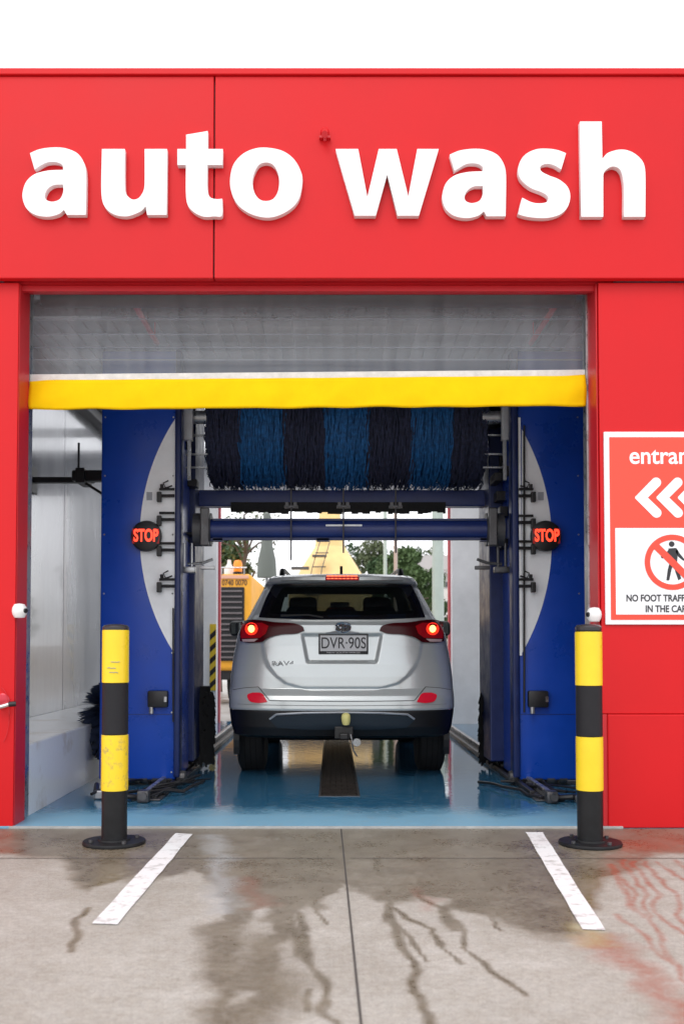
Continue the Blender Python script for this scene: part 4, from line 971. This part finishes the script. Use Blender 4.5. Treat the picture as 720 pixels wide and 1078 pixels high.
    for s, pts in ((-1, left), (1, left)):
        pl = smooth_loop(pts, 4) if s < 0 else [(720-x, y) for x, y in smooth_loop(left, 4)][::-1]
        o = patch("tail_light", pl, TLK, off=.022, th=.026, cuts=3)
        mid = [(254.5, 657), (276, 655.5), (283, 659), (280, 667), (274, 671.5), (254.2, 672)]
        if s > 0: mid = [(720-x, y) for x, y in mid][::-1]
        patch("red_lens", mid, TL, off=.026, th=.004, par=o)
        cx_ = 265 if s < 0 else 455; circ = [(cx_+6.6*cos(a), 662+6.6*sin(a)) for a in np.linspace(0, 2*pi, 20)[:-1]]
        patch("glowing_reflector", circ, mat("tail_glow", (1.0, .03, .01), .3, emit=1.3), off=.0275, th=.002, par=o, cuts=1)
        circ = [(cx_+3.4*cos(a), 662+3.8*sin(a)) for a in np.linspace(0, 2*pi, 16)[:-1]]
        patch("bulb", circ, BL, off=.029, th=.002, par=o, cuts=0)
        rv = [(255, 673), (272, 672.5), (268, 675.5), (256, 675.5)]
        if s > 0: rv = [(720-x, y) for x, y in rv][::-1]
        patch("reversing_lens", rv, CLR, off=.0275, th=.002, par=o, cuts=1)
        rf = smooth_loop([(260.5, 731.5), (266, 729, 1), (276, 730), (281.5, 739, 1), (272, 740), (263, 738)], 4)
        if s > 0: rf = [(720-x, y) for x, y in rf][::-1]
        ro = patch("rear_reflector", rf, mat("reflector_red", (.55, .01, .03), .2, emit=.15), off=.008, th=.01)
        rim = [(271 if s < 0 else 449)+(x-(271 if s < 0 else 449))*1.0 for x, y in rf]
    # high brake light
    hb = patch("high_brake_light", [(342.5, 604.3), (378, 604.3), (378, 611), (342.5, 611)], TL, off=.012, th=.014, cuts=1)
    for i in range(8):
        xa = 344.2+i*4.1; patch("led", [(xa, 605.8), (xa+3.1, 605.8), (xa+3.1, 609.4), (xa, 609.4)], mat("brake_led", (1.0, .10, .04), .3, emit=4), off=.014, th=.002, par=hb, cuts=0)
    # plate recess frame
    def strip(name, pts, wd, m, off=.003, sub=6, closed=False, th=.003, par=None):
        """narrow strip along the rear surface; pts in photo pixels"""
        c = [carW(*q) for q in pts]; b = MB(); L_ = []
        # resample
        R2 = []
        for a_, d_ in zip(c, c[1:]):
            for k in range(sub): R2.append((a_[0]+(d_[0]-a_[0])*k/sub, a_[1]+(d_[1]-a_[1])*k/sub))
        R2.append(c[-1])
        pts3 = [Vector((CX+x, CT+rear_y(x, z)-off, z)) for x, z in R2]
        b.tube(pts3, wd, 6); return b.build(name, m, par or t, True)
    # chrome/grey garnish above plate
    # tailgate outline
    strip("tailgate_gap", [(276, 679), (278, 690), (281, 700), (287, 712), (296, 720), (310, 724), (360, 725), (410, 724), (424, 720), (433, 712), (439, 700), (442, 690), (444, 679)], .0022, mat('soft_gap', (.16, .165, .17), .6), off=-.004)
    strip("bumper_gap", [(272, 723), (284, 737.5), (330, 738.2), (360, 738.3), (390, 738.2), (436, 737.5), (448, 723)], .0035, LINE, off=.0)
    strip("quarter_gap", [(245.5, 726), (258, 724), (272, 723)], .0025, LINE, off=.0)
    strip("quarter_gap", [(474.5, 726), (462, 724), (448, 723)], .0025, LINE, off=.0)
    strip("spoiler_gap", [(296, 611.5), (330, 611.2), (360, 611.2), (390, 611.2), (424, 611.5)], .003, LINE, off=.004)
    # lower bumper skid panel
    sk = mat("skid_silver", (.40, .43, .47), .3, .5); skd = mat("skid_blue_grey", (.012, .020, .030), .35, .2)
    strip("skid_trim", [(284, 757), (291, 752), (320, 750.5), (360, 750), (400, 750.5), (429, 752), (436, 757)], .009, sk, off=.006)
    patch("skid_panel", [(284, 758), (292, 754), (330, 752), (360, 751.5), (390, 752), (428, 754), (436, 758), (428, 766), (400, 768), (320, 768), (292, 766)], skd, off=.010, th=.01)
    # number plate
    pc = carW(361.5, 678); pw, ph = .385/2, .075
    py_ = CT+rear_y(0, pc[1])-.022
    x_, z_ = CX+pc[0], pc[1]
    pl = MB().box(x_-pw-.008, x_+pw+.008, py_, py_+.02, z_-ph-.008, z_+ph+.008, .006).build("number_plate", mat("plate_frame", (.015, .015, .017), .4), t, True)
    MB().box(x_-pw+.006, x_+pw-.006, py_-.003, py_-.0005, z_-ph+.018, z_+ph-.006, .001).build("plate_face", mat("plate_white", (.48, .49, .51), .4), pl)
    text("plate_lettering", "DVR·90S", .128, mat("plate_ink", (.02, .02, .025), .4), (x_, py_-.0042, z_+.004), pl, bold=.0010, sx=.78)
    text("plate_lettering", "NEW SOUTH WALES", .018, mat("plate_small_ink", (.45, .45, .47), .4), (x_, py_-.0025, z_-ph+.006), pl, sx=1.6)
    # oval emblem
    ec = carW(361, 660.5); em = mat("chrome", (.72, .73, .75), .15, 1); b = MB()
    def ell(cx_, cz_, a, c, r): b.tube([(CX+cx_+a*cos(k), CT+rear_y(0, cz_)-.02, cz_+c*sin(k)) for k in np.linspace(0, 2*pi, 33)], r, 6)
    ell(ec[0], ec[1], .062, .040, .0055); ell(ec[0], ec[1]-.002, .020, .036, .004); ell(ec[0], ec[1]+.014, .040, .017, .004)
    MBk = MB().lathe([(.06, 0), (.06, .01)], (CX+ec[0], CT+rear_y(0, ec[1])-.012, ec[1]), 28, 'Y')
    for v in MBk.bm.verts: v.co.z = ec[1]+(v.co.z-ec[1])*.63
    bb = MBk.build("emblem", CB, t, True); b.build("emblem_rings", em, bb, True)
    bq = carW(299, 698.5)
    text("model_badge", "RAV4", .055, mat("dark_chrome", (.16, .17, .18), .25, .9), (CX+bq[0]-.01, CT+rear_y(bq[0], bq[1])-.008, bq[1]), t, bold=.0, ext=.0015, sx=1.4)
    # handle trim above plate
    patch("handle_trim", [(343, 666), (352, 664.2), (370, 664.2), (378, 666), (378, 667.8), (343, 667.8)], mat("grey_trim", (.22, .23, .24), .3, .4), off=.018, th=.02, cuts=1)
    # wiper
    b = MB(); q0 = carW(340, 650); y0_ = CT+rear_y(q0[0], q0[1])-.03
    b.tube([(CX+q0[0], y0_, q0[1]), (CX+q0[0]-.12, y0_+.01, q0[1]+.02), (CX+q0[0]-.34, y0_+.0, q0[1]+.015)], .007, 8); b.build("wiper", CB, t, True)
    # roof rails, fin antenna
    for s in (-1, 1):
        b = MB(); xx = CX+s*.50
        b.tube([(xx, CT+.46, 1.68), (xx, CT+.50, 1.735), (xx-s*.01, CT+.7, 1.752), (xx-s*.02, CT+1.4, 1.762), (xx-s*.02, CT+1.9, 1.74), (xx-s*.02, CT+2.05, 1.68)], [.026, .024, .017, .016, .016, .02], 10)
        b.build("roof_rail", CB, t, True)
    b = MB(); b.prism([(CX-.012, CT+.58, 1.71), (CX-.012, CT+.72, 1.71), (CX-.012, CT+.66, 1.765), (CX-.012, CT+.60, 1.785)], (.024, 0, 0)); b.build("antenna_fin", CB, t)
    # mirrors
    for s in (-1, 1):
        b = MB(); xx = CX+s*1.03; b.box(xx-.115, xx+.115, CT+2.35, CT+2.48, 1.20, 1.36, .05, 4); b.box(CX+s*.87-.09, CX+s*.87+.09, CT+2.39, CT+2.45, 1.19, 1.24, .01)
        mo = b.build("door_mirror", CB, t, True)
        MB().box(xx-.09, xx+.09, CT+2.342, CT+2.348, 1.22, 1.34, .002).build("mirror_glass", mat("mirror", (.08, .09, .09), .05, .9), mo)
    # wheels
    for s in (-1, 1):
        for ay in AX:
            xo, xi = CX+s*.895, CX+s*.66; cx0_, cx1_ = min(xo, xi), max(xo, xi)
            b = MB(); b.lathe([(.20, cx0_+.01), (.29, cx0_), (.335, cx0_+.02), (.345, cx0_+.05), (.345, cx1_-.05), (.335, cx1_-.02), (.29, cx1_), (.20, cx1_-.01)], (0, CT+ay, WR), 44, 'X')
            # tread grooves
            wo = b.build("wheel", RUB, t, True)
            b = MB()
            for fx in (.3, .5, .7):
                xg = cx0_+(cx1_-cx0_)*fx; b.lathe([(.340, xg-.006), (.3462, xg-.004), (.3462, xg+.004), (.340, xg+.006)], (0, CT+ay, WR), 44, 'X')
            b.build("tyre_groove", mat("groove_black", (.004, .004, .004), .9), wo)
            b = MB(); xr_ = xo+s*.004
            b.lathe([(.06, min(xr_, xr_-s*.05)), (.06, max(xr_, xr_-s*.05))], (0, CT+ay, WR), 20, 'X')
            for k in range(5):
                a = 2*pi*k/5; R3 = Matrix.Rotation(a, 3, 'X'); b.box(min(xr_-s*.01, xr_-s*.04), max(xr_-s*.01, xr_-s*.04), CT+ay-.03, CT+ay+.03, WR+.04, WR+.215, .008, 2, rot=R3, piv=(xr_, CT+ay, WR))
            b.build("rim", sk, wo, True)
            # arch cladding ring
            b = MB(); n = 28
            for k in range(n):
                a, a2 = -.35+(pi+.7)*k/n, -.35+(pi+.7)*(k+1)/n
                xa, xb = CX+s*(.86), CX+s*(.912)
                def q(r, a_, x): return (x, CT+ay+r*cos(a_), WR+r*sin(a_))
                b.quad(q(.38, a, xb), q(.38, a2, xb), q(.46, a2, xb-s*.004), q(.46, a, xb-s*.004)); b.quad(q(.38, a, xa), q(.38, a2, xa), q(.38, a2, xb), q(.38, a, xb)); b.quad(q(.46, a, xa), q(.46, a2, xa), q(.46, a2, xb-s*.004), q(.46, a, xb-s*.004))
            b.build("arch_cladding", CB, t)
            b = MB()
            for k in range(n):
                a, a2 = pi*k/n, pi*(k+1)/n
                b.quad(q(.425, a, CX+s*.9), q(.425, a2, CX+s*.9), q(.425, a2, CX+s*.55), q(.425, a, CX+s*.55))
            b.build("arch_liner", CB, t)
    # under body: axle, exhaust, tow bar with ball cover
    b = MB(); b.box(CX-.62, CX+.62, CT+.35, CT+3.9, .36, .42, .02); b.box(CX-.55, CX+.55, CT+.82, CT+1.02, .30, .38, .03); b.cyl((CX-.65, CT+.93, .3), (CX+.65, CT+.93, .3), .035); b.cyl((CX-.40, CT+.5, .38), (CX-.1, CT+.5, .38), .07)
    for k in range(10): xx = random.uniform(-.6, .6); b.box(CX+xx-.04, CX+xx+.04, CT+random.uniform(.4, .9), CT+1.1, .31+random.random()*.04, .38, .01)
    b.build("underbody", CB, t)
    MB().cyl((CX+.12, CT+.10, .325), (CX+.12, CT+.6, .325), .032).build("exhaust_tip", STEEL, t, True)
    tb = MB().box(CX-.02, CX+.05, CT-.06, CT+.3, .36, .41, .01).box(CX-.45, CX+.45, CT+.12, CT+.2, .37, .42, .01).box(CX-.06, CX+.09, CT-.0, CT+.03, .36, .46, .008).build("tow_bar", CB, t)
    cz_ = P(363.5, 757, CT-.08).z
    MB().lathe([(.004, -.05), (.026, -.045), (.034, -.02), (.037, .01), (.034, .032), (.020, .046), (.003, .05)], (CX+.03, CT-.08, cz_), 24).build("ball_cover", mat("pale_yellow_cover", (.62, .58, .22), .6), tb, True)
    b = MB(); b.tube([(CX+.07, CT-.02, .40), (CX+.08, CT-.04, .33), (CX+.09, CT, .27), (CX+.12, CT+.05, .22)], .006, 6); b.build("trailer_cable", STEEL, tb, True)
    # light bumps: bumper crease
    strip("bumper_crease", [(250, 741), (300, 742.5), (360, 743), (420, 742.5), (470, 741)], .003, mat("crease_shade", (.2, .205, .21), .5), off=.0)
car()

# ------------------------------------------------------------ beyond the exit
GLD = mat("loader_orange", (.85, .40, .03), .5, var=.1, vscale=3); CRM = mat("pale_yellow_paint", (.85, .60, .26), .5, var=.1, vscale=2)
def loader():
    d = 19.0; xr = P(265, 650, d).x; xl = xr-1.9; zt = P(250, 604, d).z; zg = P(250, 618, d).z; zb = P(250, 682, d).z; zk = P(250, 706, d).z
    t = empty("road_sweeper", ((xl+xr)/2, d, 0), "orange work truck seen from behind with a black louvred grille and amber beacon", "truck")
    MB().box(xl, xr, d+.02, d+4, zk, zt, .08, 3).build("body", GLD, t, True)
    g = MB().box(xl+.1, xr-.14, d-.02, d+.02, zb-.25, zg, .01).build("grille", BLACK, t)
    b = MB(); k = zb-.2
    while k < zg-.05: b.box(xl+.12, xr-.18, d-.05, d-.021, k, k+.035, .004, rot=Matrix.Rotation(radians(-15), 3, 'X')); k += .105
    b.build("louvres", mat("louvre_grey", (.10, .085, .09), .5, var=.2), g)
    text("lettering", "0740 0070", .15, mat("truck_ink", (.16, .08, .03), .5), ((P(247, 600, d).x), d+.012, P(0, 613.5, d).z), t, bold=.004, sx=.75)
    MB().box(xl+.05, xr-.06, d-.0, d+.021, P(0, 609, d).z, P(0, 605.5, d).z).build("upper_band", mat("pink_band", (.75, .42, .30), .5), t)
    c = P(250.5, 595, d+.2); b = MB(); b.cyl((c.x, d+.2, zt), (c.x, d+.2, zt+.05), .09); o = b.build("beacon_base", BLACK, t, True)
    MB().lathe([(.085, 0), (.085, .16), (.06, .22), (.01, .23)], (c.x, d+.2, zt+.05), 20).build("beacon", mat("amber_lens", (.85, .25, .01), .3, emit=.3), t, True)
    c = P(241.5, 595, d+.4); b = MB(); b.lathe([(.10, 0), (.10, .12), (.04, .22), (.035, .3)], (c.x, d+.4, zt), 18); b.build("exhaust_cap", WPLAS, t, True)
    for x in (xl+.35, xr-.35):
        w_ = MB().lathe([(.2, x-.16), (.46, x-.16), (.5, x-.1), (.5, x+.1), (.46, x+.16), (.2, x+.16)], (0, d+.9, .5), 30, 'X').build("wheel", RUB, t, True)
    MB().box(xl+.1, xr-.1, d+.1, d+.6, .45, zk+.05, .03).build("chassis", BLACK, t)
    b = MB(); b.cyl((xl, d+.05, zt+.12), (xr-.1, d+.05, zt+.12), .015, n=8)
    for k in range(5): xx = xl+.05+(xr-.2-xl)*k/4; b.cyl((xx, d+.05, zt-.01), (xx, d+.05, zt+.12), .012, n=8)
    b.build("handrail", STEEL, t, True)
loader()
def mixer():
    d = 24.0; c = P(347, 600, d); t = empty("mixer_truck", (c.x, d, 0), "pale yellow concrete mixer truck with a conical drum and ladder beyond the car roof", "truck")
    z0 = P(0, 612, d).z; zt = P(0, 541, d).z; hw = (P(388, 600, d).x-P(305, 600, d).x)/2
    b = MB(); b.lathe([(hw*1.02, z0-1.2), (hw, z0), (hw*.88, z0+.22), (hw*.62, z0+.62), (hw*.40, z0+.95), (hw*.30, zt), (hw*.26, zt+.3)], (c.x, d+1.2, 0), 14); b.build("drum", CRM, t, True, ang=15)
    b = MB(); lx = P(338, 600, d).x
    for s in (-.12, .12): b.tube([(lx+s-.25, d-.25, z0-.8), (lx+s-.1, d+.0, z0+.3), (lx+s+.2, d+.75, zt-.2)], .012, 6)
    for k in range(7): f = k/6; b.cyl((lx-.16-.25+.4*f, d-.25+.9*f, z0-.7+f*(zt-z0+.5)), (lx+.16-.25+.4*f, d-.25+.9*f, z0-.7+f*(zt-z0+.5)), .015, n=6)
    b.box(P(329, 0, d).x, P(344, 0, d).x, d+.1, d+.35, P(0, 585.5, d).z, P(0, 583.5, d).z); b.box(P(308, 0, d).x, P(326, 0, d).x, d-.3, d+.0, P(0, 600, d).z, P(0, 597.5, d).z)
    b.build("ladder", DSTEEL, t, True)
    MB().box(c.x-1.2, c.x+1.2, d+.3, d+6.5, .95, 1.45, .04).build("chassis", DSTEEL, t)
    MB().box(c.x-1.2, c.x+1.2, d+4.6, d+6.6, 1.2, 3.0, .12, 3).build("cab", CRM, t, True)
    for s in (-1, 1):
        for yy in (.9, 2.1, 5.6): x = c.x+s*1.0; MB().lathe([(.2, x-.18), (.48, x-.18), (.52, x-.1), (.52, x+.1), (.48, x+.18), (.2, x+.18)], (0, d+yy, .52), 28, 'X').build("wheel", RUB, t, True)
mixer()
# folded parasol
d = 17.0; c = P(281, 600, d)
t = empty("folded_parasol", (c.x, d, 0), "closed grey green parasol on a pole between the orange truck and the car roof", "parasol")
MB().cyl((c.x, d, 0), (c.x, d, 3.4), .025).box(c.x-.3, c.x+.3, d-.3, d+.3, 0, .06, .01).build("pole", STEEL, t, True)
b = MB(); pr_ = [(.17, P(0, 608, d).z), (.155, P(0, 590, d).z), (.10, P(0, 575, d).z), (.07, P(0, 555, d).z), (.06, 3.35), (.01, 3.4)]
b.lathe(pr_, (c.x, d, 0), 16)
for v in b.bm.verts: a = math.atan2(v.co.y-d, v.co.x-c.x); f = 1+.22*sin(a*8); v.co.x = c.x+(v.co.x-c.x)*f; v.co.y = d+(v.co.y-d)*f
b.build("canopy", mat("parasol_green", (.17, .19, .17), .8), t, True)
# poles
def pole(px, d, r, h, m, name, label, cat, arm=False):
    c = P(px, 650, d); t = empty(name, (c.x, d, 0), label, cat); MB().cyl((c.x, d, 0), (c.x, d, h), r, r*.8, n=20).build("shaft", m, t, True)
    MB().cyl((c.x, d, 0), (c.x, d, .25), r*1.5, n=20).build("base", m, t, True)
    if arm: MB().tube([(c.x, d, h-.05), (c.x+.4, d, h+.2), (c.x+1.2, d, h+.3)], r*.4, 8).build("arm", m, t, True); MB().box(c.x+1.1, c.x+1.7, d-.12, d+.12, h+.24, h+.34, .04).build("lamp_head", STEEL, t, True)
PG = mat("pale_green_steel", (.40, .47, .43), .5, var=.1, vscale=2)
pole(461, 20, .125, 7.5, PG, "street_lamp", "thick pale green steel lamp post near the right exit pillar", "street lamp", True)
pole(405.5, 30, .06, 7, PG, "flag_pole", "thin pale green pole before the round green tree", "pole")
pole(416.5, 26, .055, 6, mat("pale_brown_pole", (.45, .36, .32), .6), "timber_pole", "thin brownish pole just right of the thin green one", "pole")
# trees
LEAF = [mat("leaf_dark", (.04, .085, .03), .6), mat("leaf_mid", (.08, .14, .05), .6), mat("leaf_olive", (.11, .14, .07), .6)]
def tree(cx, d, h, rw, rh, label, n=5500, m=1, trunk_h=None, seed=1, group="trees beyond the exit", leaf=.16, bare=False):
    random.seed(seed); t = empty("tree", (cx, d, 0), label, "tree", group); bk = mat("bark", (.10, .075, .06), .9, var=.3, vscale=8, bump=.4, bscale=30)
    b = MB(); cz = h-rh
    b.tube([(cx, d, 0), (cx+.08, d, cz*.4), (cx-.05, d, cz*.8), (cx+.1, d, cz+rh*.4)], [.24*rw/2, .18*rw/2, .14*rw/2, .05], 10)
    tips = []
    for k in range(9 if not bare else 16):
        a = random.uniform(0, 2*pi); e = random.uniform(.2, 1.1); L_ = random.uniform(.6, 1.0)
        s_ = Vector((cx, d, cz*random.uniform(.6, 1.0))); e_ = s_+Vector((cos(a)*cos(e)*rw*L_, sin(a)*cos(e)*rw*L_, sin(e)*rh*1.1*L_)); mdl = s_.lerp(e_, .5)+Vector((random.uniform(-.2, .2), random.uniform(-.2, .2), .15))
        b.tube([s_, mdl, e_], [.09*rw/2, .05*rw/2, .015], 6); tips.append(e_)
    b.build("trunk", bk, t, True)
    cl = []
    for k in range(30):
        v = Vector((random.gauss(0, 1), random.gauss(0, 1), random.gauss(0, 1))).normalized()*random.uniform(.45, .95)
        cl.append((Vector((cx+v.x*rw, d+v.y*rw, cz+v.z*rh)), random.uniform(.22, .42)*rw, random.choice([m, m, 0, 2])))
    bb = [MB(), MB(), MB()]
    for k in range(n):
        c, r, mi = random.choice(cl); v = Vector((random.gauss(0, 1), random.gauss(0, 1), random.gauss(0, 1))).normalized()*r*random.uniform(.6, 1.05)
        q = c+v; u = Vector((random.uniform(-1, 1), random.uniform(-1, 1), random.uniform(-1, 1))).normalized()*leaf*random.uniform(.6, 1.2); w_ = u.cross(Vector((random.random(), random.random(), random.random()))).normalized()*leaf*.5
        B = bb[0]; f = B.bm.faces.new([B.bm.verts.new(q-u*.5), B.bm.verts.new(q+w_*.5), B.bm.verts.new(q+u*.5), B.bm.verts.new(q-w_*.5)]); f.material_index = mi
    me_o = bb[0].build("crown", None, t)
    for mm in LEAF: me_o.data.materials.append(mm)
def at(px, d): return P(px, 650, d).x
tree(at(387, 36), 36, P(0, 572, 36).z, 1.25, 1.3, "small round green tree right behind the mixer truck", seed=4, n=11000)
tree(at(424, 33), 33, P(0, 570, 33).z, 1.25, 2.0, "taller green tree beside the brown pole, left of the white house", seed=9, n=16000, m=1)
tree(at(231, 24), 24, P(0, 558, 24).z, .75, 1.1, "green tree above the orange truck near the hazard striped pillar", seed=15, m=0, n=8000)
tree(at(450, 60), 60, P(0, 577, 60).z, 1.6, 1.2, "hazy olive tree above the roof of the white house", seed=21, m=2, leaf=.2, n=2500)
tree(at(470, 27), 27, P(0, 628, 27).z, .5, .6, "low green bush like tree at the foot of the white house", seed=33, m=1, n=2500, leaf=.1)
tree(at(258, 22.5), 22.5, P(0, 520, 22.5).z, .9, 1.0, "thin leaning tree with a dark trunk between orange truck and parasol", seed=41, m=0, n=500, leaf=.1)
# white house
d = 42; xl, xr = at(437, d), at(500, d)
t = empty("white_house", ((xl+xr)/2, d, 0), "two storey white house behind the pale green lamp post", "house")
zt = P(0, 603, d).z
MB().box(xl, xr, d, d+6, 0, zt, .02).build("wall", mat("house_render", (.62, .60, .57), .8, var=.08, vscale=1), t)
MB().prism([(xl-.3, d-.4, zt), (xr+.3, d-.4, zt), (xr+.3, d+3, zt+.9), (xl-.3, d+3, zt+.9)], (0, .05, .12)).build("roof", mat("house_roof", (.30, .28, .27), .8), t)
for px in (454, 471.5):
    for ya, yb in ((612, 619), (633, 641), (653, 661)):
        x, z0, z1 = at(px, d), P(0, yb, d).z, P(0, ya, d).z
        f = MB().box(x-.13, x+.13, d-.05, d-.002, z0, z1, .01).build("window", mat("window_frame_grey", (.35, .34, .34), .6), t); MB().box(x-.10, x+.10, d-.06, d-.051, z0+.04, z1-.04).build("pane", mat("dark_pane", (.05, .055, .06), .1), f)
# pale fence beyond
d = 30; t = empty("boundary_fence", (0, d, 0), "low pale fence panels across the yard beyond the exit", "fence")
b = MB()
for k in range(40): b.box(-8+k*.4, -8+k*.4+.36, d, d+.04, .1, 1.1, .004)
b.build("panel", mat("pale_fence", (.55, .50, .45), .8, var=.1), t)
b = MB()
for k in range(9): b.box(-8.02+k*2-.04, -8.02+k*2+.04, d+.045, d+.12, 0, 1.2)
b.build("post", STEEL, t)
sheet("exit_road", -30, 30, DX+.32, 60, -.03, mat("pale_road", (.42, .40, .38), .45, var=.15, vscale=1.2, rvar=.2))
